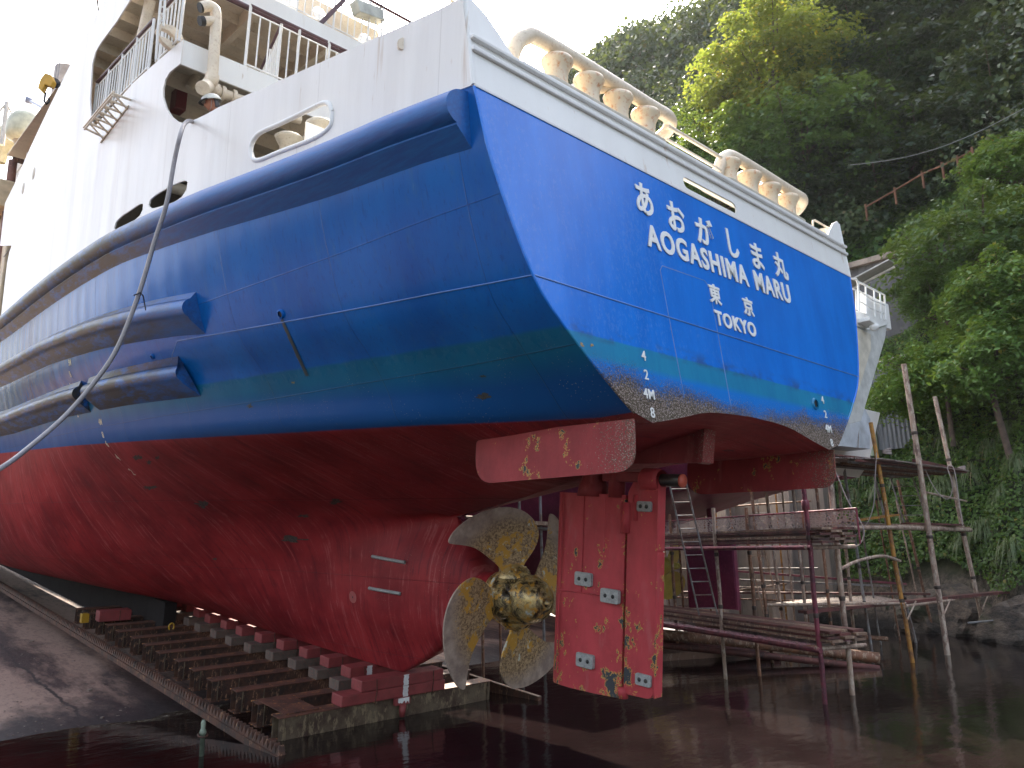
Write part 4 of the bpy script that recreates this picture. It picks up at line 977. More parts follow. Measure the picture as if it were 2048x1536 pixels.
# ---------------------------------------------------------------- hose, rope, crane hook, wires
def hose(name, lab, cat_, pts, r, mat, parts=None):
    c = Vector(pts[0]); t = thing(name, lab, cat_, c); MB().tube(spline([Vector(p)-c for p in pts], 8), r, 8).build('line', mat, t); return t
HOSE = simple('grey_hose', (.32, .30, .31), .5, 0, .1, (.45, .43, .44), .5, 6)
hp_ = [(398, 262, -4.6), (388, 246, -4.8), (377, 242, -4.98), (368, 250, -5.15), (360, 272, -5.27), (349, 320, -5.28), (333, 408, -5.30), (310, 480, -5.35), (277, 590, -5.45), (235, 695, -5.6), (190, 763, -5.8), (130, 832, -6.1), (60, 893, -6.5), (0, 937, -6.9), (-120, 1000, -7.4), (-260, 1050, -8.0)]
pts = [W(on(0, x, px, py, True)) for px, py, x in hp_]
hs = hose('air_hose', 'long grey hose hanging from the deck opening down across the blue side', 'hose', pts, .030, HOSE)
a = pts[8]-pts[0]; m = MB(); m.tube([a+Vector((-.06, 0, -.02)), a+Vector((0, -.06, .02)), a+Vector((.06, 0, .0)), a+Vector((.10, -.02, -.20))], .009, 5); m.build('wire_tie', BLACK, hs)
c = W(on(0, -6.6, 97, 170, True)); t = thing('crane_hook', 'yellow crane hook block hanging on thin wires at the upper left', 'hook block', c)
m = MB(); o2 = [(-.13*.62, .05), (-.02, .22*.7), (.08, .12), (.13, .01), (.10, -.09), (.0, -.05), (-.04, -.17), (-.11, -.10)]
cam_r = Vector((cr.x, cr.y, 0)).normalized()
m.prism([cam_r*(u*1.5)+Vector((0, 0, v*1.5)) for u, v in o2], cam_r.cross(Vector((0, 0, 1)))*.14); t.scale = (.6,)*3; m.build('block', simple('crane_orange', (.62, .33, .02), .4, 0, .1), t, bevel=.02)
m = MB(); m.lathe([(0, -.03), (.12, -.02), (.12, .02), (0, .03)], cam_r*.12+Vector((0, 0, .08))-cam_r.cross(Vector((0, 0, 1)))*.04, 16, 'Y'); m.build('sheave', BLACK, t)
m = MB(); m.tube([cam_r*x+Vector((0, 0, z)) for x, z in ((-.05, -.2), (-.06, -.42), (0, -.5), (.06, -.44), (.05, -.36))], .025, 6); m.build('hook', BLACK, t)
for dx, tx in ((-.06, .10), (.0, .16), (.14, .34), (.20, .42)):
    m = MB(); m.tube([cam_r*dx+Vector((0, 0, .2)), cam_r*tx+Vector((0, 0, 14))], .010, 4); m.build('wire', simple('wire_%d' % int(dx*100), (.35, .33, .33), .5), t)
c = W(on(1, 12.5, 200, 48, True)); t = thing('hanging_cable', 'thin dark cable hanging beside the upper edge of the white side', 'cable', c)
m = MB(); m.tube([(0, 0, 0), Vector(W(on(1, 12.5, 190, -40, True)))-c], .02, 5); m.tube([(0, 0, 0), (.0, 0, -.5)], .01, 5); m.build('cable', BLACK, t)
c = W(on(1, 12.2, 210, -6, True)); t = thing('red_mast', 'dull red painted post end at the top edge above the ship', 'post', c)
m = MB(); m.tube([(0.25, 0, -.1), (.0, .0, .9)], .14, 12); m.build('post', simple('dull_red', (.35, .06, .05), .5), t)
# rusty timber pole standing at the left picture edge
a = on(1, 20, 26, 322); b = on(1, 20, -14, 700); t = thing('timber_pole', 'tall red brown pole at the left edge before the cream house', 'pole', b)
m = MB(); m.tube([(0, 0, -8), a-b], .12, 10); m.build('pole', rusty('pole_brown', (.20, .09, .065), (.32, .18, .13), (.09, .04, .035)), t); m = MB(); m.box((-.02, -.05, 0), (.35, .05, .12)); o = m.build('fork', RUST, t); o.location = a-b

# ---------------------------------------------------------------- the other ship on the next berth
MAG = simple('magenta_antifouling', (.15, .012, .045), .42, 0, .15, (.30, .06, .10), .35, 2, .1)
YBR = simple('yellow_propeller', (.42, .34, .06), .35, .1, .15, (.25, .17, .03), .4, 3)
SH = thing('neighbouring_ship', 'white ship with magenta bottom and yellow propeller standing behind the ferry', 'ship', (0, 0, 0))
X2 = 11.4
def S2(rows, nm, mat): m = MB(); [m.grid([[(X2+s*p[0], p[1], p[2]) for p in r] for r in rows]) for s in (-1, 1)]; return m.build(nm, mat, SH, weld=True)
rows2 = [[(0, 4.0, 4.55), (.6, 4.0, 4.5), (1.2, 3.9, 4.45), (1.7, 3.8, 4.5), (1.9, 3.6, 4.9)],
         [(0, 6.0, 4.2), (.8, 6.0, 4.15), (1.6, 6.0, 4.25), (2.0, 6.0, 4.45), (2.2, 6, 5.0)],
         [(0, 9.0, 3.4), (.9, 9.0, 3.45), (1.8, 9.0, 3.7), (2.3, 9, 4.1), (2.5, 9, 5.0)],
         [(0, 10.2, 2.4), (.5, 10.2, 2.9), (1.5, 10.2, 3.3), (2.3, 10.2, 3.9), (2.7, 10.2, 5.0)],
         [(0.1, 10.6, 1.2), (.4, 10.8, 1.7), (1.2, 11, 2.6), (2.3, 11, 3.6), (2.8, 11, 5.0)],
         [(0.1, 14, 1.1), (.9, 14, 1.4), (2.0, 14, 2.2), (2.8, 14, 3.4), (3.0, 14, 5.0)],
         [(0.2, 20, 1.3), (1.8, 20, 1.6), (2.8, 20, 2.3), (3.1, 20, 3.4), (3.2, 20, 5.1)], [(0.2, 34, 2.6), (1.0, 34, 2.9), (2, 34, 3.6), (2.7, 34, 4.6), (2.8, 34, 6.1)]]
S2(rows2, 'hull', MAG)
S2([[(0, 3.95, 4.55), (1.7, 3.78, 4.5)], [(0, 3.6, 4.9), (1.9, 3.55, 4.9)], [(0, 3.2, 6.3), (2.2, 3.2, 6.3)]], 'transom', WHITE2)
S2([[r[-1], (r[-1][0]+.15, r[-1][1], r[-1][2]+1.4)] for r in rows2], 'side', WHITE2)
m = MB(); m.box((X2-.07, 6.85, .95), (X2+.07, 8.45, 2.95)); m.build('rudder', MAG, SH, bevel=.03)
m = MB(); m.box((X2-.075, 6.80, .95), (X2+.075, 6.86, 2.95)); m.build('rudder_edge', simple('magenta_light', (.26, .05, .11), .45), SH)
m = MB(); m.lathe([(0, 2.95), (.13, 2.95), (.13, 4.3)], (X2, 7.5, 0), 16); m.build('rudder_stock', MAG, SH)
p2 = MB(); p2.lathe([(.30, .5), (.30, .1), (.26, -.1), (.14, -.28), (.08, -.55), (.05, -.56), (.05, -.5), (0, -.5)], (0, 0, 0), 24, 'Y'); pr2 = p2.build('propeller', YBR, SH, loc=(X2, 9.3, 2.15))
for k in range(4):
    ang = R(30+90*k); c = [(-.12, .2), (-.45, .5), (-.52, .8), (-.3, 1.05), (.05, 1.1), (.42, .98), (.5, .7), (.35, .4), (.14, .2)]
    def b2(q):
        s, v = q; phi = R(25); x = s*math.cos(phi); y = s*math.sin(phi); return (x*math.cos(ang)-v*math.sin(ang), y, x*math.sin(ang)+v*math.cos(ang))
    plate(rounded(c, [.05]+[.15]*7+[.05], 3), [], b2, .3).build('blade', YBR, pr2, solid=.03)
m = MB(); m.box((X2-2.6, 11, 4.9), (X2+2.6, 33, 10.6)); m.build('sun_blocker', WHITE2, SH)  # unseen box added to keep the sun off the slip
# starboard quarter: flared white sponson with railing, camera and lamp
def wpoly(pxs, y, dy, nm, mat): m = MB(); m.prism([on(1, y, a, b) for a, b in pxs], (0, dy, 0)); return m.build(nm, mat, SH, bevel=.01)
wpoly([(1690, 640), (1736, 656), (1776, 642), (1770, 678), (1722, 842), (1690, 850)], 2.3, .35, 'sponson', simple('sponson_grey', (.60, .60, .58), .4))
wpoly([(1680, 640), (1742, 668), (1742, 700), (1715, 790), (1690, 800)], 2.25, .05, 'sponson_face', simple('sponson_lit_cream', (.68, .62, .52), .5))  # cream tint paints in the light on the white sponson's inner face
wpoly([(1680, 790), (1716, 790), (1741, 838), (1740, 898), (1680, 892)], 2.9, .6, 'quarter_panel', simple('panel_blue_white', (.56, .60, .66), .35))
m = MB(); m.tube([on(1, 2.95, 1719, 835), on(1, 2.85, 1716, 895)], .012, 5); m.build('panel_seam', GREYL, SH)
wpoly([(1690, 615), (1716, 622), (1776, 640), (1774, 650), (1736, 660), (1690, 642)], 2.25, .25, 'platform', WHITE2)
m = MB(); P = lambda a, b, y=2.2: on(1, y, a, b)
m.tube([P(1697, 557), P(1712, 558), P(1716, 566), P(1718, 622)], .028, 8); m.tube([P(1704, 578), P(1712, 580), P(1713, 620)], .022, 8)
m.tube([P(1715, 563), P(1745, 578), P(1769, 590), P(1771, 640)], .025, 8); m.tube([P(1716, 580), P(1745, 600), P(1770, 610)], .02, 8); m.tube([P(1717, 602), P(1745, 618), P(1771, 628)], .02, 8)
for a, b, c_ in ((1731, 571, 628), (1748, 579, 634), (1760, 586, 638)): m.tube([P(a, b), P(a+2, c_)], .022, 6)
m.build('platform_railing', WHITE2, SH)
m = MB(); m.box(tuple(P(1734, 638, 2.3)), tuple(P(1762, 612, 2.5))); m.build('locker', WHITE2, SH, bevel=.02)
m = MB(); a = P(1735, 645, 2.1); m.obox(a, (.24, 0, -.03), (0, .15, 0), (0, 0, .05)); m.build('flood_lamp', WHITE2, SH, bevel=.01)
m = MB(); m.lathe([(0, -.14), (.08, -.11), (.11, -.04), (.12, .02), (0, .04)], P(1748, 652, 2.0), 16); m.build('camera_dome', WHITE2, SH)

# ---------------------------------------------------------------- retaining walls and hut behind
def wallmat(name, a, b):
    k = NT(name); n = k.noise(.5, (1, 1, .35), 6, .7); f = k.noise(3, (1, 1, .12), 6, .7); c = k.mix(k.step(n, .38, .62), a, b); c = k.mix(k.math('MULTIPLY', k.step(f, .52, .7), .6), c, tuple(v*.35 for v in a)); return k.done(c, .8, 0, k.bump(f, .4, .03))
BANKC = wallmat('old_concrete', (.16, .13, .115), (.30, .25, .21)); DKC = wallmat('dark_concrete', (.055, .055, .06), (.10, .10, .105))
t = thing('quay_wall', 'stained tan concrete quay wall with buttresses behind the scaffolds', 'wall', (19.5, 12, 0))
m = MB(); m.box((0, -4.2, -3), (1.0, 30, 6.8)); m.build('wall', BANKC, t)
for i, y in enumerate((-3.2, -.5, 2.4, 6.5, 11, 16)):
    m = MB(); m.prism([(0, y, -3), (-1.3, y, -3), (-.5, y, 6.5), (0, y, 6.5)], (0, .9, 0)); m.build('buttress', BANKC, t, bevel=.03)
t = thing('retaining_wall', 'smooth dark grey retaining wall on the slope behind the hut', 'wall', (24.8, 7.5, 8))
m = MB(); m.prism([(0, -4, -4), (1.2, -4, 7.0), (1.2, 6, 7.6), (0, 6, -4)], (1, 0, 0)); m.build('wall', DKC, t)
m = MB(); m.box((.9, -4, 7.0), (2.0, 6, 7.25)); m.build('coping', BANKC, t)

def corr(name, col):
    k = NT(name); x, y, z = k.xyz(); w = k.math('SINE', k.math('MULTIPLY', k.math('ADD', x, y), 38)); n = k.noise(1.5, (1, 1, .3), 5)
    c = k.mix(k.math('MULTIPLY', k.step(n, .45, .7), .5), col, tuple(v*.5 for v in col)); return k.done(c, .5, 0, k.bump(w, .6, .03))
t = thing('hut', 'small corrugated hut, pale green and grey, on the bank behind the white ship', 'hut', (22.2, 6.4, 6.0))
m = MB(); m.box((0, .3, 0), (2.0, 3.2, 3.2)); m.build('green_wall', corr('corrugated_pale_green', (.36, .42, .30)), t)
m = MB(); m.box((.1, -1.0, 0.2), (2.2, .28, 3.6)); m.build('grey_wall', corr('corrugated_grey', (.13, .145, .17)), t)
m = MB(); m.prism([(-.3, -1.2, 3.62), (-.3, 3.4, 3.3), (-.3, 3.4, 3.38), (-.3, -1.2, 3.70)], (2.8, 0, 0)); m.build('roof', corr('corrugated_roof', (.3, .28, .25)), t)
m = MB(); m.box((-.05, -.3, 1.9), (.08, .25, 2.3)); wi = m.build('window', BLACK, t)
t = thing('roof_sheet', 'pale translucent roof sheet above the slope behind the white railing', 'roof sheet', on(0, 20.5, 1735, 560))
m = MB(); m.beam((0, 1.5, -.25), (0, -1.0, .42), .9, .05); m.beam((0.1, 1.5, -.4), (.1, -1.0, .27), .06, .08); m.build('sheet', simple('pale_sheet', (.42, .42, .42), .4), t)

# grit, flakes and scraps lying on the slip
g_ = np.random.default_rng(5); m = MB()
for i in range(1400):
    x = g_.uniform(-9.5, -3.0) if g_.random() < .8 else g_.uniform(3, 8); y = 9.5+g_.exponential(7); z = zslip(y)+.05*mnoise.noise(Vector((x*.5, y*.25, 1)))+(-7.5-x)*.05*(x < -7.5)
    r = g_.uniform(.006, .022)*(3 if g_.random() < .03 else 1); a = g_.uniform(0, 6.28); n = int(g_.integers(4, 7)); m.prism([(x+r*math.cos(a+k*6.28/n)*g_.uniform(.6, 1.2), y+r*math.sin(a+k*6.28/n)*g_.uniform(.6, 1.2), z-.004) for k in range(n)], (0, 0, r*.6))
tag(m.build('debris', simple('grit', (.22, .17, .14), .8, 0, .3)), 'grit and paint flakes strewn over the slip', 'debris', kind='stuff')

t = ship_thing('shade_row', 'row of black blocks added to stand for the gloom under the hull beyond the beams', 'shade blocks', (-1.25, 15.5, -.9))  # near-black blocks put in to stand for deep shade under the hull
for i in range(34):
    m = MB(); m.box((0, i*1.25, 0), (.3, i*1.25+1.24, 1.05+.03*(i % 3))); m.build('shade_block', simple('gloom_black', (.010, .006, .006), .95) if i == 0 else bpy.data.materials['gloom_black'], t)
# ---------------------------------------------------------------- scaffolds
PIPEM = rusty('scaffold_maroon', (.20, .035, .055), (.30, .14, .14), (.07, .02, .03), 3)
PIPER = rusty('scaffold_rust', (.22, .10, .055), (.34, .24, .17), (.08, .04, .025), 3, .45)
PIPEB = rusty('scaffold_bamboo', (.34, .24, .18), (.42, .34, .27), (.16, .10, .08), 2.5, .42)
PIPEG = rusty('scaffold_grey', (.22, .22, .22), (.34, .31, .28), (.13, .08, .06), 3, .5)
PIPEY = rusty('scaffold_yellow', (.40, .19, .03), (.45, .33, .18), (.16, .07, .03), 3, .5)
PLANK = rusty('plank_red_brown', (.13, .040, .034), (.20, .095, .07), (.045, .020, .018), 2, .5)
PLANKT = rusty('plank_tan', (.22, .135, .09), (.33, .24, .17), (.10, .06, .045), 2, .45)
def mesh_metal(name, col):
    k = NT(name); v = k.n.new('ShaderNodeTexVoronoi'); v.feature = 'DISTANCE_TO_EDGE'; v.inputs['Scale'].default_value = 18
    mp = k.n.new('ShaderNodeMapping'); mp.inputs['Scale'].default_value = (1, .5, 1); k.link(k.tc, mp.inputs[0]); k.link(mp.outputs[0], v.inputs[0])
    a = k.step(v.outputs[0], .16, .14); tr = k.n.new('ShaderNodeBsdfTransparent'); mx = k.n.new('ShaderNodeMixShader')
    k.done(col, .6, .2); k.link(a, mx.inputs[0]); k.link(tr.outputs[0], mx.inputs[1]); k.link(k.b.outputs[0], mx.inputs[2]); k.link(mx.outputs[0], k.out.inputs[0]); return k.m
EXPM = mesh_metal('expanded_metal', (.27, .22, .20)); EXPP = mesh_metal('expanded_metal_maroon', (.22, .10, .13))
LASH = simple('wire_lashing', (.07, .05, .04), .6, .3)
def zat(px, py, xy): d = ray(px, py); t = math.hypot(xy[0]-CW.x, xy[1]-CW.y)/math.hypot(d.x, d.y); return (CW+d*t).z
def base(px, py): return on(2, WZ, px, py)
def pole(parent, b, top, r, mat, name='pole', sub=-1.4, lean=(0, 0)):
    m = MB(); p0 = Vector((b[0]-lean[0]*.3, b[1], sub)); p1 = Vector((b[0], b[1], WZ)); p2 = Vector((b[0]+lean[0], b[1]+lean[1], top))
    pts = [p0, p1] + [p1.lerp(p2, k/6)+Vector((math.sin(k*2.1+b[0])*.008, math.cos(k*1.7+b[1])*.008, 0)) for k in range(1, 7)]
    m.tube(pts, r*.84, 9); o = m.build(name, mat, parent)
    if r > .04:
        for k in (2, 3, 5):
            c_ = pts[k].lerp(pts[k+1], .4+.1*math.sin(b[0]*9+k)); d_ = (pts[k+1]-pts[k]).normalized(); l_ = MB(); l_.tube([c_-d_*.035, c_+d_*.02, c_+d_*.05], [r*.95, r*1.12, r*.95], 8); l_.build('lashing', LASH, o)
    return o
def seg(parent, a, b, r, mat, name='tube'): m = MB(); m.tube([a, b], r, 8); return m.build(name, mat, parent)
def board(parent, a, b, w, h, mat, name='plank'): m = MB(); m.beam(a, b, w, h); return m.build(name, mat, parent)
# -- nearest scaffold: two maroon uprights, two stacked plank runs going back beside the neighbour's rudder
S1 = thing('scaffold', 'maroon tube scaffold with two runs of stacked planks right behind the ferry rudder', 'scaffold')
A1 = base(1650, 1408); A2 = base(1705, 1390)
dirv = Vector((.386, .922, 0)); sidev = Vector((dirv.y, -dirv.x, 0))
pole(S1, A1, zat(1600, 965, A1), .055, PIPEM); pole(S1, A2, zat(1660, 940, A2), .062, PIPEB)
m = MB(); m.lathe([(.055, 0), (.072, .01), (.072, .18), (.055, .19)], (A1.x, A1.y, zat(1607, 1020, A1)), 12); m.build('coupler', PIPEM, S1)
for t_ in (3.0, 6.3, 9.5):
    for o_ in (0, .9):
        b = A1+dirv*t_+sidev*o_; pole(S1, b, 1.9 if o_ == 0 and t_ > 4 else 3.6, .05, PIPER if (t_+o_) % 2 > 1 else PIPEB)
def run(zt, n0, mats, L=11.5, start=-.35, w=.26, off=.02, gap=.05):
    for i in range(n0):
        for k in range(3):
            a = A1+dirv*(start+.05*((i*7+k*3) % 5))+sidev*(.12+k*.29+.02*(i % 2)); a.z = zt+i*gap; b = a+dirv*L; board(S1, a, b, w, gap*.86, mats[(i+k) % len(mats)])
run(2.80, 6, [PLANK, PLANK, PLANKT]); run(1.02, 4, [PLANKT, PLANK])
def lp(t, s, z): p = A1+dirv*t+sidev*s; p.z = z; return p
seg(S1, lp(-.1, -.05, 2.70), lp(11, -.05, 2.70), .045, PIPEM, 'ledger'); seg(S1, lp(-.1, -.06, .84), lp(11, -.06, .84), .05, PIPEM, 'ledger')
seg(S1, lp(0, -.1, 2.70), lp(0, 1.1, 2.70), .04, PIPEB, 'transom_tube'); seg(S1, lp(0, -.1, .86), lp(0, 1.1, .86), .04, PIPEB, 'transom_tube')
m = MB(); m.add([lp(.1, -.3, .93), lp(11, -.3, .93), lp(11, .9, .93), lp(.1, .9, .93)], [(0, 1, 2, 3)]); m.build('deck_mesh', EXPP, S1)
m = MB(); m.add([lp(-.3, .95, 3.08), lp(11, .95, 3.08), lp(11, .95, 3.42), lp(-.3, .95, 3.42)], [(0, 1, 2, 3)]); m.build('side_mesh', EXPM, S1)
seg(S1, lp(-.3, .95, 3.42), lp(11, .95, 3.42), .018, PIPEM, 'rail'); seg(S1, lp(-.3, .95, 2.75), lp(-.3, .95, 3.42), .02, PIPEM, 'rail')
for t_ in np.arange(1.2, 11, 1.6): seg(S1, lp(t_, .95, 3.05), lp(t_, .95, 3.42), .022, PIPER, 'rail_post')
# -- middle scaffold, low platform reaching to the rock bank
S2_ = thing('scaffold', 'tall bamboo pole scaffold with grey mesh platforms standing in the water by the bank', 'scaffold')
Bp = base(1825, 1325); Cp = base(1895, 1310); Dp = base(1972, 1280); Hp = base(1745, 1310); Ip = base(1832, 1285)
def P3(px, py, b): return Vector((b[0], b[1], zat(px, py, b)))
def lpole(b, topx, topy, r, mat, top_b=None):    # pole leaning to match a top point at its own distance
    d = ray(topx, topy); n = Vector((cb.x, cb.y, 0)).normalized(); t = (Vector((b[0], b[1], 0))-Vector((CW.x, CW.y, 0))).dot(n)/Vector((d.x, d.y, 0)).dot(n); q_ = CW+d*t
    return pole(S2_, b, q_.z, r, mat, lean=(q_.x-b[0], q_.y-b[1]))
lpole(Bp, 1742, 845, .062, PIPEY); lpole(Cp, 1808, 728, .085, PIPEB); lpole(Dp, 1870, 793, .075, PIPEB)
lpole(Hp, 1683, 900, .045, PIPEG); lpole(Ip, 1737, 905, .045, PIPEG); lpole(base(1868, 1268), 1795, 960, .05, PIPER); lpole(base(1670, 1325), 1632, 965, .045, PIPER)
for px, py, tx in ((1545, 1325, 1500), (1572, 1300, 1530), (1620, 1315, 1585), (1712, 1300, 1678)): lpole(base(px, py), tx, 965, .05, (PIPEB, PIPER, PIPEM, PIPEG)[px % 4])
def quadp(pts, mat, name, th=.03):
    m = MB(); m.prism(pts, (0, 0, -th)); return m.build(name, mat, S2_)
for px, py, tx, ty in ((1595, 1300, 1562, 960), (1640, 1290, 1610, 985), (1690, 1285, 1655, 990), (1850, 1262, 1792, 1000), (1762, 1290, 1725, 1060), (1800, 1280, 1752, 1000)):
    lpole(base(px, py), tx, ty, .03, (PIPER, PIPEG, PIPEB)[px % 3])
q0 = lambda px, py, z: on(2, z, px, py)
quadp([q0(1532, 1208, 1.18), q0(1700, 1212, 1.18), q0(1812, 1202, 1.18), q0(1750, 1191, 1.18), q0(1630, 1196, 1.18)], EXPM, 'platform_mesh')
c0, c1 = on(0, 9.6, 1605, 1224), on(0, 17.6, 2010, 1184); board(S2_, c0, c1, .28, .07, PLANK)
seg(S2_, on(0, 10.2, 1530, 1210), on(0, 12.4, 1812, 1207), .04, PIPEB, 'ledger'); seg(S2_, P3(1802, 1212, Bp), P3(1962, 1193, Dp), .035, PIPEB, 'ledger')
for b, px, py in ((Bp, 1815, 1240), (Cp, 1885, 1235), (Dp, 1965, 1222)):
    a = P3(px, py, b); 
    for s in (-1, 1): seg(S2_, a, a+Vector((.42*s, -.1, .42)), .02, PIPEB, 'brace')
for (za, ya, xa, zb) in ((1135, 1190, 1300, 1185), (1160, 1170, 1480, 1180)): pass
for k, (a, b, mt) in enumerate((((1300, 1184), (1860, 1188), PLANK), ((1470, 1142), (1810, 1168), PIPEM), ((1390, 1194), (1570, 1168), PLANKT), ((1480, 1160), (1780, 1172), PIPEG), ((1420, 1170), (1700, 1190), PIPEB))):
    board(S2_, on(0, 11.8+k*.5, *a), on(0, 15.5+k*.5, *b), .2, .06, mt)
# level platform near eye height and high mesh deck
Bm, Dm = P3(1786, 1055, Bp), P3(1934, 1060, Dp)
seg(S2_, on(0, 9.0, 1690, 1056), Bm, .05, PIPEB, 'ledger'); seg(S2_, Bm, Dm, .06, PIPEB, 'ledger')
m = MB(); m.prism([Bm+Vector((0, 0, .05)), Dm+Vector((0, 0, .05)), Dm+Vector((-.5, 1.6, .07)), Bm+Vector((-.5, 1.8, .07))], (0, 0, .04)); m.build('platform_board', PLANKT, S2_)
for k, (a, b) in enumerate((((1700, 1042), (1790, 1030)), ((1690, 1043), (1790, 1052)), ((1810, 1047), (1920, 1050)))): board(S2_, on(0, 11.5+k, *a), on(0, 14+k, *b), .25, .05, (PIPEY, PIPEG, PLANK)[k])
z4 = zat(1905, 940, Dp)-.05
hi = [on(2, z4-.02, 1680, 910), on(2, z4, 1920, 943), on(2, z4, 1850, 914), on(2, z4, 1700, 899)]
D5 = P3(1912, 942, Dp); B5 = P3(1758, 905, Bp); C5 = P3(1836, 920, Cp)
hi = [Vector((9.5, 3.0, z4)), Vector((11.0, 2.3, z4)), Vector((17.3, 2.2, z4)), Vector((17.5, 4.2, z4)), Vector((10.5, 5.2, z4))]
quadp(hi, EXPM, 'high_platform', .03)
for k in range(9): board(S2_, Vector((10.2+.2*(k % 3), 2.6+.27*k, z4-.08)), Vector((17.1+.35*(k % 2), 2.3+.24*k, z4-.05)), .07, .06, (PLANK, PIPEG, PIPER)[k % 3], 'joist')
for k in range(5): board(S2_, Vector((9.6, 3.0+.3*k, z4+.05+.03*k)), Vector((13.2+.5*(k % 2), 2.7+.35*k, z4+.05)), .22, .04, (PLANK, PIPER, PLANKT)[k % 3])
board(S2_, C5+Vector((0, .2, 0)), D5+Vector((.3, 0, -.02)), .1, .09, PLANK, 'joist')
seg(S2_, P3(1850, 985, Cp), P3(1920, 1003, Dp), .03, PIPEB, 'ledger')
m = MB(); m.tube(spline([on(0, 7.5, 1682, 1138), on(0, 8.6, 1715, 1122), on(0, 10, 1765, 1112), on(0, 11.6, 1800, 1122)], 4), .035, 8); m.build('bent_tube', PIPEB, S2_)
# -- rear scaffold seen between the propeller and the fin
S3 = thing('scaffold', 'dim scaffold of thin poles against the dark magenta hull, seen past the propeller', 'scaffold')
for px, tx, z in ((1040, 1038, 1), (1082, 1080, 1), (995, 996, 0), (963, 962, 0), (1357, 1352, 0), (1420, 1405, 0)):
    b = on(1, 9.0, px, 1230); b.z = 0; a = on(1, 9.0, tx, 985); seg(S3, Vector((a.x, 9.0, -1)), Vector((a.x, 9.0, a.z)), .035, PIPEG if z else PIPER, 'pole')
seg(S3, on(1, 8.9, 930, 1034), on(1, 8.9, 990, 1036), .03, PIPEB, 'ledger')
a, b = on(1, 8.8, 1040, 1046), on(1, 8.8, 1120, 1049); board(S3, a, b, .5, .09, PLANKT); seg(S3, a+Vector((0, 0, -.12)), b+Vector((0, 0, -.12)), .045, PIPEG, 'ledger')
S4 = thing('scaffold', 'thin pole staging in front of the tan quay wall, beyond the plank runs', 'scaffold')
for i, (px, z) in enumerate(((1338, 4.2), (1388, 3.6), (1442, 4.6), (1478, 4.1), (1532, 4.8), (1568, 4.4), (1612, 4.9))):
    a = on(0, 15.5, px, 1180); seg(S4, Vector((15.5, a.y, -.6)), Vector((15.5+.1*(i % 3), a.y+.1, z)), .03, (PIPER, PIPEG, PIPEY)[i % 3], 'pole')
for z, mt in ((.9, PIPER), (1.9, PIPEG), (3.1, PIPEB), (4.0, PIPER)): a, b = on(0, 15.4, 1325, 1180), on(0, 15.4, 1640, 1180); seg(S4, Vector((15.4, a.y, z)), Vector((15.4, b.y, z+.06)), .028, mt, 'ledger')
# -- ladders
def ladder(lab, a, b, w, mat, n, grp=None):
    a = Vector(a); b = Vector(b); t = thing('ladder', lab, 'ladder', a, group=grp); wv = Vector((cr.x, cr.y, 0)).normalized()*w
    for s in (0, 1): m = MB(); m.tube([wv*s, b-a+wv*s*.92], .022, 6); m.build('stile', mat, t)
    for k in range(n): 
        q_ = (b-a)*((k+.5)/n); m = MB(); m.tube([q_, q_+wv*(1-.08*k/n)], .013, 5); m.build('rung', mat, t)
ladder('ladder standing just right of the ferry rudder, before the yellow propeller', on(1, 5.2, 1398, 1230), on(1, 5.2, 1338, 965), .42, PIPEG, 10)
ladder('pale ladder in front of the tan quay wall', on(1, 6.6, 1545, 1300), on(1, 6.6, 1490, 1075), .5, PIPEB, 9)
ladder('narrow grey ladder standing against the quay wall, above the mesh rail', on(1, 8.6, 1515, 1100), on(1, 8.6, 1503, 985), .55, PIPEG, 7)
ladder('thin grey ladder between the bamboo poles in front of the ivy slope', on(0, 16.5, 1812, 1060), on(0, 16.5, 1778, 945), .75, PIPEG, 6)
# -- ropes
ROPE = simple('rope', (.36, .30, .28), .7, 0, .1)
hose('rope', 'slack grey rope looping from the orange pole down to the plank ends', 'rope', [on(0, 10.8, *p) for p in ((1753, 905), (1750, 960), (1748, 1005), (1735, 1045), (1705, 1075), (1675, 1085))], .012, ROPE)
hose('rope', 'rope hanging in a V from the starboard fin to the plank ends', 'rope', [on(0, 7.5, *p) for p in ((1672, 945), (1695, 1000), (1722, 1045), (1728, 1070), (1715, 1092), (1690, 1094), (1670, 1080))], .012, ROPE)
hose('rope', 'rope hanging in loops between the two bamboo poles', 'rope', [on(0, 14.5, *p) for p in ((1842, 915), (1860, 960), (1880, 990), (1898, 997), (1905, 970), (1895, 935), (1908, 938), (1918, 1000), (1925, 1050))], .012, ROPE)
for i, (px, py, b) in enumerate(((1756, 905, Bp), (1910, 938, Dp))):
    c = P3(px, py, b); t = thing('lashing', ('white cord knot round the orange pole', 'white cord knot round the bamboo pole farthest right')[i], 'lashing', c); m = MB()
    for k in range(4): m.tube([(.1*math.cos(a), .1*math.sin(a), -.04+.03*k+.02*math.sin(a+k)) for a in np.linspace(0, 6.28, 12)], .014, 5)
    m.build('cord', ROPE, t)
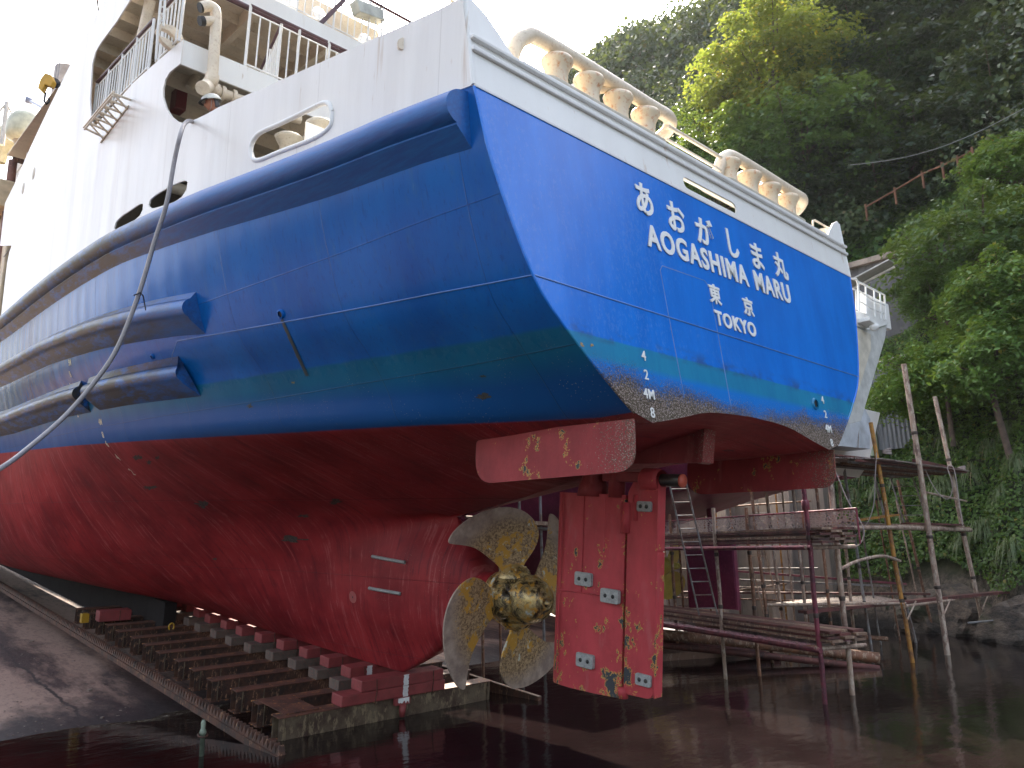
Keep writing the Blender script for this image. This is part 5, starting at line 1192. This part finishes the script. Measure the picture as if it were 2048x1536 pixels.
# -- logs and planks lying in the water, slab under them
for lab, a, b, r, mt in (('thick rusty pipe with a sawn red end lying just above the water', (1316, 1268, 8.0), (1758, 1316, 11.0), .13, PIPER),
                         ('thin rusty pipe lying behind the thick sawn one', (1390, 1250, 10.0), (1775, 1278, 13.5), .06, PIPER), ('dark log lying lowest over the water', (1316, 1290, 8.4), (1760, 1338, 10.4), .08, PLANK),
                         ('brown beam floating nearest the rudder foot', (1316, 1275, 9.0), (1560, 1318, 10.2), .12, PLANK)):
    a_ = on(0, a[2], a[0], a[1]); b_ = on(0, b[2], b[0], b[1]); t = thing('pipe', lab, 'pipe', a_); m = MB(); m.tube([(0, 0, 0), (b_-a_)*.5+Vector((0, 0, .02)), b_-a_], r, 12); m.build('tube', mt, t)
t = thing('concrete_slab', 'low rusty brown concrete apron at the water behind the rudder', 'slab', (8.2, 7.2, WZ)); m = MB(); m.prism([(0, 0, -.5), (2.6, -1.3, -.5), (3.6, 0.2, -.5), (3.4, 6, -.5), (-.5, 6, -.5)], (0, 0, .68)); m.build('slab', rusty('slab_brown', (.16, .085, .055), (.24, .16, .12), (.07, .04, .03), 1.2), t, bevel=.03)

# ---------------------------------------------------------------- the man looking over the bulwark
SKIN = simple('skin', (.36, .15, .09), .5, 0, .08); CLOTH = simple('work_shirt', (.62, .60, .58), .8); HAIR = simple('grey_hair', (.08, .08, .09), .7); HELM = simple('helmet_white', (.72, .72, .66), .3)
hc = on(0, -4.62, 424, 208, True)
per = ship_thing('person', 'man in a white hard hat and pale shirt looking over the white bulwark', 'person', (hc.x, hc.y, 7.3))
H = hc.z-7.3
bmv = [(0, -.05, .0), (0, .0, .0)]
def skin_body():
    me = bpy.data.meshes.new('body'); J = {}
    pts = dict(pel=(.62, .02, .78), ch=(.42, 0, H-.42), nk=(.12, -.02, H-.16), hd=(.03, 0, H-.04), kl=(.58, .14, .42), fl=(.62, .14, .06), tl=(.52, .14, .03), kr=(.58, -.14, .42), fr=(.62, -.14, .06), tr=(.52, -.14, .03),
               sl=(.34, .21, H-.36), el=(.10, .30, H-.46), hl=(-.12, .18, H-.34), sr=(.34, -.21, H-.36), er=(.12, -.34, H-.50), hr=(-.10, -.30, H-.36), ab=(.52, 0, H-.62))
    rad = dict(pel=.16, ch=.17, nk=.065, hd=.07, kl=.08, fl=.05, tl=.05, kr=.08, fr=.05, tr=.05, sl=.075, el=.05, hl=.038, sr=.075, er=.05, hr=.038, ab=.15)
    ks = list(pts); E_ = [('pel','ab'),('ab','ch'),('ch','nk'),('nk','hd'),('pel','kl'),('kl','fl'),('fl','tl'),('pel','kr'),('kr','fr'),('fr','tr'),('ch','sl'),('sl','el'),('el','hl'),('ch','sr'),('sr','er'),('er','hr')]
    for side in ('l', 'r'):
        s = 1 if side == 'l' else -1; hx, hy, hz = pts['h'+side]
        for i, (dx, dy) in enumerate(((-.08, .03*s), (-.09, .01*s), (-.085, -.01*s), (-.07, -.03*s), (-.03, -.05*s))):
            a = 'f%s%d' % (side, i); b = a+'t'; pts[a] = (hx+dx*.55, hy+dy, hz+.01); pts[b] = (hx+dx, hy+dy*1.25, hz-.02); rad[a] = .011; rad[b] = .009; ks += [a, b]; E_ += [('h'+side, a), (a, b)]
    idx = {k: i for i, k in enumerate(ks)}
    me.from_pydata([pts[k] for k in ks], [(idx[a], idx[b]) for a, b in E_], [])
    o = bpy.data.objects.new('body', me); COL.objects.link(o); sk = o.modifiers.new('skin', 'SKIN'); o.modifiers.new('sub', 'SUBSURF').levels = 2
    if not me.skin_vertices: bpy.context.view_layer.objects.active = o
    for k in ks: v = me.skin_vertices[0].data[idx[k]]; v.radius = (rad[k], rad[k]); v.use_root = (k == 'pel')
    me.materials.append(CLOTH); o.parent = per; return o
body = skin_body()
body.data.materials.clear(); body.data.materials.append(SKIN)
m = MB(); m.tube(spline([(.62, 0, .80), (.55, 0, H-.72), (.45, 0, H-.50), (.30, 0, H-.30), (.16, 0, H-.20)], 4), [.19, .19, .19, .19, .20, .20, .20, .20, .215, .215, .21, .20, .18, .15, .12, .10, .09][:17], 14); m.build('shirt', CLOTH, per)
for s in (1, -1):
    m = MB(); m.tube([(.36, .20*s, H-.34), (.12, (.30 if s > 0 else -.34), H-.46), (-.06, (.20 if s > 0 else -.31), H-.38)], [.09, .068, .052], 10); m.build('sleeve', CLOTH, per)
    m = MB(); m.tube([(.61, .09*s, .82), (.58, .14*s, .42), (.62, .14*s, .05)], [.12, .095, .075], 10); m.build('trouser_leg', HAIR, per)
# head faces forward along the ship and down: ellipsoid with nose, brow, chin
m = MB(); rows = []; Fd = Vector((-.88, .36, -.30)).normalized(); Up = (Vector((0, 0, 1))-Fd*Fd.z).normalized(); Sd = Fd.cross(Up)
for i in range(15):
    th = math.pi*i/14; r_ = []
    for k in range(21):
        ph_ = 2*math.pi*k/20; f_, s_, u_ = math.sin(th)*math.cos(ph_)*.098, math.sin(th)*math.sin(ph_)*.075, math.cos(th)*.118
        if f_ > .05:
            g = math.exp(-((s_/.016)**2)-((u_+.015)/.028)**2)*.03 + math.exp(-((s_/.03)**2)-((u_+.095)/.02)**2)*.016 - (math.exp(-((abs(s_)-.032)/.014)**2-((u_-.012)/.012)**2))*.010 + math.exp(-((s_/.022)**2)-((u_+.058)/.008)**2)*.006
            f_ += g
        if u_ < -.04: s_ *= .86
        r_.append(Fd*f_+Sd*s_+Up*u_)
    rows.append(r_)
m.grid(rows)
hd = m.build('head', SKIN, per, weld=True); hd.location = (0, 0, H)
for s in (1, -1):
    m = MB(); m.lathe([(0, .012), (.022, .012), (.03, .004), (.028, -.004)], Sd*(.074*s)+Fd*-.005+Up*-.01, 12, 'X'); e = m.build('ear', SKIN, hd)
    m = MB(); m.lathe([(0, .004), (.008, .002), (.009, -.002)], Fd*.094+Sd*(.03*s)+Up*.012, 8, 'Y'); m.build('eye', BLACK, hd)
m = MB(); rows = []
for i in range(8):
    th = math.pi*(.30+.42*i/7); rows.append([Fd*(math.sin(th)*math.cos(p_)*.104)+Sd*(math.sin(th)*math.sin(p_)*.082)+Up*(math.cos(th)*.12) for p_ in np.linspace(math.pi*.62, math.pi*1.38, 12)])
m.grid(rows); m.build('hair', HAIR, hd, solid=.008)
m = MB(); rows = []
for i in range(9):
    th = math.pi*.5*i/8; rows.append([Up*(.035+math.cos(th)*.125)+Fd*(math.sin(th)*math.cos(p_)*.150)+Sd*(math.sin(th)*math.sin(p_)*.122) for p_ in np.linspace(0, 2*math.pi, 29)])
m.grid(rows); he = m.build('hard_hat', HELM, hd, solid=.004)
m = MB(); m.grid([[Up*.035+Fd*(math.cos(p_)*r_)+Sd*(math.sin(p_)*r_*.82) for p_ in np.linspace(-1.2, 1.2, 12)] for r_ in (.145, .19)]); m.build('brim', BLACK, hd, solid=.006)
m = MB(); m.tube([Sd*.085+Up*.03, Sd*.075+Fd*.03-Up*.08, Fd*.07-Up*.12, -Sd*.075+Fd*.03-Up*.08, -Sd*.085+Up*.03], .005, 5); m.build('chin_strap', ROPE, hd)
# ---------------------------------------------------------------- hillside terrain
PROF = [(12, -5), (16.8, -2.2), (17.8, -.5), (18.3, .6), (19.0, 2.0), (20.0, 3.2), (22, 6.2), (24.5, 11.0), (26.5, 15.4), (28.5, 17.6), (31.5, 19.6), (36, 27), (45, 38.5), (56, 52), (66, 64), (72, 69), (84, 68), (120, 55)]
def boff(y): return lin(y, [(-40, 3.0), (-10, -1.2), (1.3, -1.2), (2.5, -.2), (6.9, 1.0), (9, 1.6), (60, 2.0)])
def terr(x, y):
    xx = x-boff(y); z = lin(xx, PROF)
    if z > 3: z += 2.2*mnoise.noise(Vector((x*.11, y*.11, 0)))*min(1, (z-3)/8)
    if z > 30: z += (z-30)*.16*mnoise.noise(Vector((x*.035, y*.035, 5)))
    rk = mnoise.noise(Vector((x*.9, y*.9, z*.5)))*.35+mnoise.noise(Vector((x*2.5, y*2.5, z)))*.12
    if xx > 17: z += rk
    f = 1.0
    if y > 69: f = max(0.0, 1-((y-69)/14)**1.5)
    return z*f if z > 0 else z
def ground_mat():
    k = NT('hill_soil'); x, y, z = k.xyz(); n = k.noise(.8, (1, 1, 1), 7, .7); f = k.noise(5, (1, 1, 1), 7, .75)
    rock = k.mix(k.step(f, .40, .62), (.045, .038, .032), (.20, .155, .12)); soil = k.mix(k.step(n, .4, .6), (.020, .026, .012), (.045, .055, .022))
    c = k.mix(k.step(k.math('ADD', z, k.math('MULTIPLY', n, 1.6)), 1.9, 2.9), rock, soil)
    c = k.mix(k.step(z, .5, .1), c, (.018, .016, .014))
    return k.done(c, .9, 0, k.bump(f, .9, .12))
xs = np.concatenate([np.arange(15, 31, .3), np.arange(31, 90, 1.6), np.arange(92, 130, 8)]); yv = np.concatenate([np.arange(-40, -14, 2), np.arange(-14, 14, .4), np.arange(14, 90, 1.6)])
m = MB(); m.grid([[(x, y, terr(x, y)) for x in xs] for y in yv]); tag(m.build('hillside', ground_mat()), kind='structure')

# ---------------------------------------------------------------- foliage
def leafmat(name, dark, light, extra=None, trans=.35, sc=.5):
    k = NT(name); n = k.noise(sc, (1, 1, 1), 4); g = k.n.new('ShaderNodeNewGeometry'); r = g.outputs['Random Per Island']
    c = k.mix(k.math('ADD', k.math('MULTIPLY', r, .55), k.math('MULTIPLY', k.step(n, .35, .65), .45)), dark, light)
    if extra is not None: c = k.mix(k.step(r, extra[1], extra[1]+.02), c, extra[0])
    k.put(c, k.b.inputs['Base Color']); k.b.inputs['Roughness'].default_value = .5; k.b.inputs['Specular IOR Level'].default_value = .35
    tr = k.n.new('ShaderNodeBsdfTranslucent'); k.put(k.mix(.5, c, (.30, .36, .03)), tr.inputs[0]); mx = k.n.new('ShaderNodeMixShader'); mx.inputs[0].default_value = trans
    k.link(k.b.outputs[0], mx.inputs[1]); k.link(tr.outputs[0], mx.inputs[2]); k.link(mx.outputs[0], k.out.inputs[0]); return k.m
def leaves_mesh(name, P, N, S, mat, aspect=1.6, bend=True):
    """P centres (n,3), N rough normals (n,3), S sizes (n,): one pointed folded leaf of four triangles-ish each"""
    n = len(P); N = N/np.maximum(1e-6, np.linalg.norm(N, axis=1, keepdims=True)); r = rng.normal(size=(n, 3)); U = np.cross(N, r); U /= np.maximum(1e-6, np.linalg.norm(U, axis=1, keepdims=True)); V = np.cross(N, U)
    S = S[:, None]; a = P-U*S*aspect*.5; b = P+V*S*.5+N*S*.12; c = P+U*S*aspect*.5-N*S*.15; d = P-V*S*.5+N*S*.12
    verts = np.stack([a, b, c, d], 1).reshape(-1, 3).astype(np.float32)
    me = bpy.data.meshes.new(name); me.vertices.add(4*n); me.vertices.foreach_set('co', verts.ravel()); me.loops.add(6*n); me.polygons.add(2*n)
    i = np.arange(n)*4; lv = np.stack([i, i+1, i+2, i, i+2, i+3], 1).ravel().astype(np.int32); me.loops.foreach_set('vertex_index', lv)
    me.polygons.foreach_set('loop_start', np.arange(0, 6*n, 3, dtype=np.int32)); me.polygons.foreach_set('loop_total', np.full(2*n, 3, dtype=np.int32)); me.update(); me.validate(); me.materials.append(mat); return me
def crown_pts(R_, flat, clumps, per, lsize, seed, gap=.25, drop=0.0):
    g = np.random.default_rng(seed); P = []; N = []
    c = g.normal(size=(clumps, 3)); c /= np.linalg.norm(c, axis=1, keepdims=True); rad = g.uniform(.35, 1.0, clumps)**.5
    lump = 1+gap*np.sin(c[:, 0]*4+seed)*np.cos(c[:, 1]*5+seed*2)+g.normal(0, .10, clumps)
    c = c*(rad*lump)[:, None]*R_; c[:, 2] *= flat
    keep = c[:, 2] > -R_*flat*.75; c = c[keep]
    for q in c:
        cs = R_*g.uniform(.13, .26); k = int(per*g.uniform(.6, 1.3)); d = g.normal(size=(k, 3))*np.array([1, 1, .38])*cs*.62
        d[:, 2] -= drop*(d[:, 0]**2+d[:, 1]**2)/cs; P.append(q+d); nn = g.normal(size=(k, 3))*.55+np.array([0, 0, 1.0])+q/np.linalg.norm(q)*.45; N.append(nn)
    return np.concatenate(P), np.concatenate(N), c
LM = dict(dark=leafmat('leaf_dark', (.006, .018, .014), (.022, .050, .026), trans=.2), mid=leafmat('leaf_mid', (.018, .060, .018), (.070, .150, .035), trans=.35),
          bright=leafmat('leaf_bright', (.030, .095, .020), (.130, .245, .050), ((.20, .19, .03), .97), .40), cherry=leafmat('leaf_cherry', (.060, .105, .022), (.26, .27, .055), ((.42, .30, .05), .92), .50),  # cherry leaf colours raised to yellow to paint in sunlight on the crown
          ivy=leafmat('leaf_ivy', (.020, .065, .015), (.120, .205, .040), ((.17, .16, .03), .95), .25, 1.5), grass=leafmat('leaf_grass', (.080, .125, .055), (.230, .280, .145), ((.30, .24, .15), .93), .25),
          far=leafmat('leaf_far', (.014, .034, .018), (.055, .085, .030), ((.10, .085, .04), .94), .2, .12))
BARK = simple('bark', (.12, .085, .065), .85, 0, .2, (.05, .04, .035), .6, 6, .6)
def make_tree(name, mat, R_, flat, h, clumps, per, ls, seed, aspect=1.6, drop=.3, gap=.25):
    P, N, c = crown_pts(R_, flat, clumps, per, ls, seed, gap, drop); g = np.random.default_rng(seed)
    root = bpy.data.objects.new(name, None); COL.objects.link(root)
    me = leaves_mesh('crown', P+np.array([0, 0, h]), N, g.uniform(.7, 1.3, len(P))*ls, mat, aspect); o = bpy.data.objects.new('crown', me); COL.objects.link(o); o.parent = root
    m = MB(); rs = random.Random(seed)
    m.tube(spline([(0, 0, -1.5), (.1*R_, .05*R_, h*.35), (-.05*R_, .1*R_, h*.7), (0, 0, h)], 4), [.05*R_*(1-.05*i) for i in range(13)], 8)
    for i in range(min(26, len(c))):
        q = c[rs.randrange(len(c))]; s0 = Vector((0, 0, h*rs.uniform(.35, .9))); e = Vector(q)+Vector((0, 0, h)); mid = s0.lerp(e, .5)+Vector((0, 0, -.06*R_)); m.tube([s0, mid, e], [.022*R_, .014*R_, .005*R_], 5)
    m.build('trunk', BARK, root); return root
TR = {'cherry': make_tree('cherry_tree', LM['cherry'], 4.6, .95, 7.0, 190, 105, .17, 3, 1.9, .35, .3),
      'broad': make_tree('broadleaf_tree', LM['mid'], 3.4, .75, 4.5, 150, 120, .14, 5, 1.8, .45, .3),
      'shrub': make_tree('leafy_shrub', LM['bright'], 1.9, .62, 1.4, 140, 120, .085, 9, 1.9, .55, .3),
      'dark': make_tree('evergreen_tree', LM['dark'], 3.4, .85, 5.0, 140, 100, .17, 12, 1.5, .2, .3)}
used = set()
def place(kind, px, py, x, sc, lab, cat_, group=None, rz=0.0, dz=0.0, vert=None):
    p = on(0, x, px, py); p = Vector(p); hgt = {'cherry': 7.0, 'broad': 4.5, 'shrub': 1.4, 'dark': 5.0}[kind]*sc
    p.z -= hgt                        # the surveyed point is the crown centre
    r0 = TR[kind]
    if kind not in used:
        used.add(kind); r0.location = p; r0.rotation_euler = (0, 0, rz); r0.scale = (sc,)*3; r0['label'] = lab; r0['category'] = cat_
        if group: r0['group'] = group
        return r0
    r = dup(r0, p, (0, 0, rz), (sc,)*3, lab, group); r['category'] = cat_
    if group is None and 'group' in r: del r['group']
    return r
place('cherry', 1545, 140, 33, 1.02, 'tall tree with yellow green sunlit leaves rising above the stern bollards', 'tree', rz=.5)
place('broad', 1440, 335, 27, 1.0, 'green leafy tree just behind the long guard pipe', 'tree', 'leafy trees above the stern', .8)
place('broad', 1600, 300, 31, 1.35, 'wide leafy tree below the tall yellow green tree', 'tree', 'leafy trees above the stern', 2.4)
place('broad', 1395, 270, 34, .85, 'pale leafy tree left below the tall yellow green tree', 'tree', 'leafy trees above the stern', 4.1)
place('broad', 1690, 160, 38, 1.2, 'leafy tree just right of the tall yellow green tree', 'tree', 'leafy trees above the stern', 5.0)
place('broad', 1955, 500, 23.4, .84, 'big bright leafy bush overhanging the dark retaining wall', 'tree', 'leafy trees above the stern', 1.2)
place('broad', 1885, 585, 22.2, .45, 'leafy branch mass lowest over the retaining wall', 'tree', 'leafy trees above the stern', 3.3)
place('shrub', 2010, 590, 20.6, 1.1, 'leafy shrub at the right edge, above the sumac slope', 'shrub', 'shrubs on the slope', .2)
place('shrub', 1990, 715, 19.8, 1.15, 'feathery green shrub at the right edge below the overhanging bush', 'shrub', 'shrubs on the slope', 1.9)
place('shrub', 1885, 735, 20.2, .95, 'feathery green shrub between the two bamboo pole tops', 'shrub', 'shrubs on the slope', 3.1)
place('shrub', 1815, 790, 20.8, .75, 'low leafy shrub over the tip of the tallest bamboo pole', 'shrub', 'shrubs on the slope', 4.4)
place('shrub', 2035, 335, 26, 1.1, 'pale fern leaved shrub at the right edge above the vines', 'shrub', 'shrubs on the slope', 5.2)
DL = [(1745, 70), (1850, 40), (1960, 60), (2040, 130), (1800, 190), (1910, 190), (2000, 260), (1720, 290), (1840, 300), (1640, 60), (1940, 330), (1760, 390), (1580, 430), (1500, 420), (1650, 385)]
for i, (px, py) in enumerate(DL):
    wx_ = 40-py*.022+(i % 3)*1.5
    place('dark', px, py, wx_, 1.15+.15*(i % 3), 'dark evergreen %s' % ('tree at the top of the hill right of the yellow green tree', 'at the top edge, third crown from the yellow green tree', 'at the top edge near the right corner', 'at the right edge of the shaded wood, near the top', 'in the shaded wood, second row, left', 'in the middle of the shaded wood', 'at the right of the shaded wood above the fence', 'right beside the wide leafy tree', 'above the middle of the wooden fence', 'close behind the yellow green tree top', 'above the upper end of the wooden fence', 'above the lower end of the wooden fence', 'behind the short guard pipe, left one', 'behind the stern railing', 'behind the right end of the short guard pipe')[i], 'tree', 'dark evergreens on the hill', i*1.3)
# distant forest: crowns joined into one mass
P = []; N = []; S = []
g = np.random.default_rng(21)
cnt = 0
for i in range(1000):
    x = g.uniform(28, 76); y = g.uniform(-16, 90)
    if x < 42 and y < 8 and g.random() < .3: continue
    z = terr(x, y); r = g.uniform(1.5, 3.4)*(1+.012*(x-30)); k = 380 if x < 45 else 230
    d = g.normal(size=(k, 3)); d /= np.linalg.norm(d, axis=1, keepdims=True); d[:, 2] = np.abs(d[:, 2])*1.0-.15; sh = r*g.uniform(.72, 1.1, (k, 1))*(1+.22*np.sin(d[:, :1]*7+i)*np.cos(d[:, 1:2]*6+i))
    P.append(np.array([x, y, z+r*.2])+d*sh); N.append(d+g.normal(size=(k, 3))*.5); S.append(np.full(k, .17+.0085*(x-28))*g.uniform(.6, 1.4, k))
me = leaves_mesh('forest', np.concatenate(P), np.concatenate(N), np.concatenate(S), LM['far'], 1.2); o = bpy.data.objects.new('forest', me); COL.objects.link(o); tag(o, 'dark green forest covering the mountain up to the skyline', 'forest', kind='stuff')
# ivy and undergrowth on the steep bank
def scatter(x0, x1, y0, y1, n, size, seed, lift=.12, cond=None):
    g = np.random.default_rng(seed); X = g.uniform(x0, x1, n); Y = g.uniform(y0, y1, n); P = []; N = []
    for x, y in zip(X, Y):
        if cond and not cond(x, y): continue
        z = terr(x, y); e = .25; nx = (terr(x-e, y)-terr(x+e, y))/(2*e); ny = (terr(x, y-e)-terr(x, y+e))/(2*e); b = .18*mnoise.noise(Vector((x*1.3, y*1.3, z*1.3)))+.15
        nn = Vector((nx, ny, 1)).normalized(); t = g.uniform(0, lift)+b; P.append((x+nn.x*t, y+nn.y*t, z+nn.z*t)); N.append((nn.x+g.normal()*.6, nn.y+g.normal()*.6, nn.z+.3+g.normal()*.4))
    P = np.array(P); return P, np.array(N), g.uniform(.6, 1.3, len(P))*size
def isl(x, y): z = terr(x, y); return z > 1.5+.8*mnoise.noise(Vector((x*.7, y*.7, 3))) and mnoise.noise(Vector((x*.5, y*.5, 9))) > -.5
P, N, S = scatter(17.2, 25.5, -7, 9.5, 95000, .095, 31, .16, isl)
o = bpy.data.objects.new('ivy', leaves_mesh('ivy', P, N, S, LM['ivy'], 1.3)); COL.objects.link(o); tag(o, 'small leaved ivy covering the steep bank above the rocks', 'ivy', kind='stuff')
P, N, S = scatter(22.5, 36, -8, 16, 42000, .21, 33, .35, lambda x, y: terr(x, y) > 8 and not (x < 27.6 and 2.8 < y < 14))
o = bpy.data.objects.new('vines', leaves_mesh('vines', P, N, S, LM['mid'], 1.1)); COL.objects.link(o); tag(o, 'broad leaved vines blanketing the slope below the wooden fence', 'vines', kind='stuff')
# hanging grass tufts
def tuft(seed, n=150, L=.8):
    g = np.random.default_rng(seed); m = MB()
    for i in range(n):
        a = g.uniform(0, 6.283); out = g.uniform(.25, 1)*L*.6; up = g.uniform(.15, .55)*L; w = .013; pts = []
        for k in range(6): t = k/5; r_ = out*t*(1.1-.1*t); z = up*math.sin(min(1, t*1.3)*1.9)-L*1.0*t*t*t*out*1.4; pts.append(Vector((math.cos(a)*r_, math.sin(a)*r_, z)))
        sd_ = Vector((-math.sin(a), math.cos(a), 0)); rows = [[p-sd_*w*(1-.8*k/5), p+sd_*w*(1-.8*k/5)] for k, p in enumerate(pts)]; m.grid(rows)
    return m
T0 = thing('grass_tuft', '', 'grass tuft'); tuft(1).build('blades', LM['grass'], T0)
GT = [(1715, 1010, 'left of the bamboo poles, under the level board'), (1735, 970, 'hanging behind the orange pole'), (1700, 940, 'beside the high mesh platform'), (1800, 985, 'between the orange pole and the tallest bamboo pole'), (1860, 960, 'just right of the tallest bamboo pole, upper'), (1890, 1000, 'between the two bamboo poles, lower'),
      (1950, 970, 'right of the bamboo poles, highest on the bare bank'), (1985, 920, 'large, halfway up the right edge'), (2010, 1010, 'near the right edge, middle of the ivy'), (1975, 1090, 'large, dry topped, above the rocks at right'), (2030, 1130, 'at the right edge just above the rocks'), (1930, 1110, 'small, left of the dry topped one'), (2020, 880, 'at the right edge under the feathery shrub'), (1900, 900, 'between the pole tops, below the shrubs'), (1760, 1010, 'small, behind the orange pole foot rail'), (2040, 950, 'cut by the right edge of the view')]
for i, (px, py, l_) in enumerate(GT):
    d = ray(px, py); t = 10; p = CW
    while t < 60:
        p = CW+d*t
        if p.x > 16 and p.z < terr(p.x, p.y): break
        t += .1
    s = 1.1+.5*((i*7) % 4)/3; lab = 'long bladed grass tuft '+l_; loc = p+Vector((-.1, 0, .25)); T = T0 if i == 0 else None
    if T: T.location = loc; T.scale = (s,)*3; T['label'] = lab; T['group'] = 'grass tufts on the bank'
    else: dup(T0, loc, (0, 0, i), (s,)*3, lab, 'grass tufts on the bank')
# wooden fence along the path
t = thing('fence', 'brown log rail fence climbing the path across the wooded slope', 'fence'); LOG = simple('log_brown', (.17, .075, .04), .8, 0, .2)
fp = [on(0, 27.6-.1*k, px, py) for k, (px, py) in enumerate(((1732, 418), (1790, 385), (1845, 352), (1885, 335), (1915, 322), (1945, 305)))]
for a, b in zip(fp, fp[1:]): m = MB(); m.tube([a+Vector((0, 0, .1)), b+Vector((0, 0, .1))],   .045, 8); m.build('rail', LOG, t)
for p in fp: m = MB(); m.tube([p-Vector((0, 0, .6)), p+Vector((0, 0, .25))], .055, 8); m.build('post', LOG, t)
# power line in front of the wood
a, b = on(0, 22, 1700, 330), on(0, 20, 2070, 205); t = thing('power_line', 'thin cable slung across the dark wood above the fence', 'cable', a); m = MB(); m.tube([(b-a)*(k/12)+Vector((0, 0, -.5*math.sin(math.pi*k/12))) for k in range(13)], .012, 4); m.build('wire', simple('wire_grey', (.2, .22, .22), .5), t)
# rocks at the water's edge
def rock(name, lab, c, s, seed):
    bm = bmesh.new(); bmesh.ops.create_icosphere(bm, subdivisions=4, radius=1)
    for v in bm.verts:
        n = v.co.normalized(); d = 1+.30*mnoise.noise(n*1.3+Vector((seed, 0, 0)))+.16*mnoise.noise(n*3.2+Vector((0, seed, 0)))+.07*mnoise.noise(n*8+Vector((seed, seed, 0))); q = n*d
        for ax in ((1, .2, .3), (-.5, 1, .2), (.2, -.6, 1), (-1, -.3, .4)):
            a = Vector(ax).normalized(); e = q.dot(a)
            if e > .72: q -= a*(e-.72)*.85
        v.co = Vector((q.x*s[0], q.y*s[1], q.z*s[2]))
    me = bpy.data.meshes.new(name); bm.to_mesh(me); bm.free(); o = bpy.data.objects.new(name, me); COL.objects.link(o); o.location = c; me.materials.append(ROCK); tag(o, lab, 'rock', 'rocks along the waterline'); o.rotation_euler = (0, 0, seed); return o
def rockmat():
    k = NT('bank_rock'); x, y, z = k.xyz(); f = k.noise(1.8, (1, 1, 2.2), 8, .75); n = k.noise(.8, (1, 1, 1), 5); c = k.mix(k.step(f, .38, .62), (.035, .030, .027), (.17, .13, .10)); c = k.mix(k.step(n, .55, .65), c, (.035, .045, .02)); c = k.mix(k.step(z, -.1, -.6), c, (.02, .018, .016)); return k.done(c, .85, 0, k.bump(f, .9, .10))
ROCK = rockmat()
for i, (px, py, s, l_) in enumerate(((1720, 1215, (1.0, .9, .9), 'dark rock below the quay wall corner'), (1790, 1225, (1.0, 1.1, 1.0), 'rock behind the foot of the orange pole'), (1860, 1235, (1.1, 1.2, 1.1), 'brown rock between the orange pole and the tallest bamboo pole'), (1930, 1240, (1.0, 1.3, 1.15), 'slab sided rock between the two bamboo poles'), (2000, 1235, (1.2, .9, 1.3), 'big tan rock right of the bamboo poles'), (2045, 1260, (1.2, 1.0, 1.0), 'mossy rock at the right edge of the waterline'))):
    p = on(2, .35, px, py); p.x = min(p.x, 19.6); p.x = max(p.x, 17.0); d = ray(px, py); tt = (p.x-CW.x)/d.x; q = CW+d*tt; rock('rock', l_, (q.x+.5, q.y, .30), s, i*1.7+.3)
t = thing('tube_end', 'pale thin pipe sticking out level beside the rocks at right', 'pipe', on(0, 16.6, 1935, 1246)); m = MB(); m.tube([(0, 0, 0), on(0, 17, 2022, 1238)-t.location], .03, 8); m.build('tube', PIPEG, t)

# summer haze in the valley
HZ = bpy.data.materials.new('haze'); HZ.use_nodes = True; t_ = HZ.node_tree; t_.nodes.clear(); o_ = t_.nodes.new('ShaderNodeOutputMaterial'); v_ = t_.nodes.new('ShaderNodeVolumePrincipled')
v_.inputs['Color'].default_value = (.86, .92, 1, 1); v_.inputs['Density'].default_value = .00013; v_.inputs['Anisotropy'].default_value = .35; t_.links.new(v_.outputs[0], o_.inputs['Volume'])
m = MB(); m.box((-420, -420, -7.5), (420, 420, 95)); tag(m.build('haze', HZ), 'thin bluish summer haze in front of the wooded mountain', 'haze', kind='stuff')
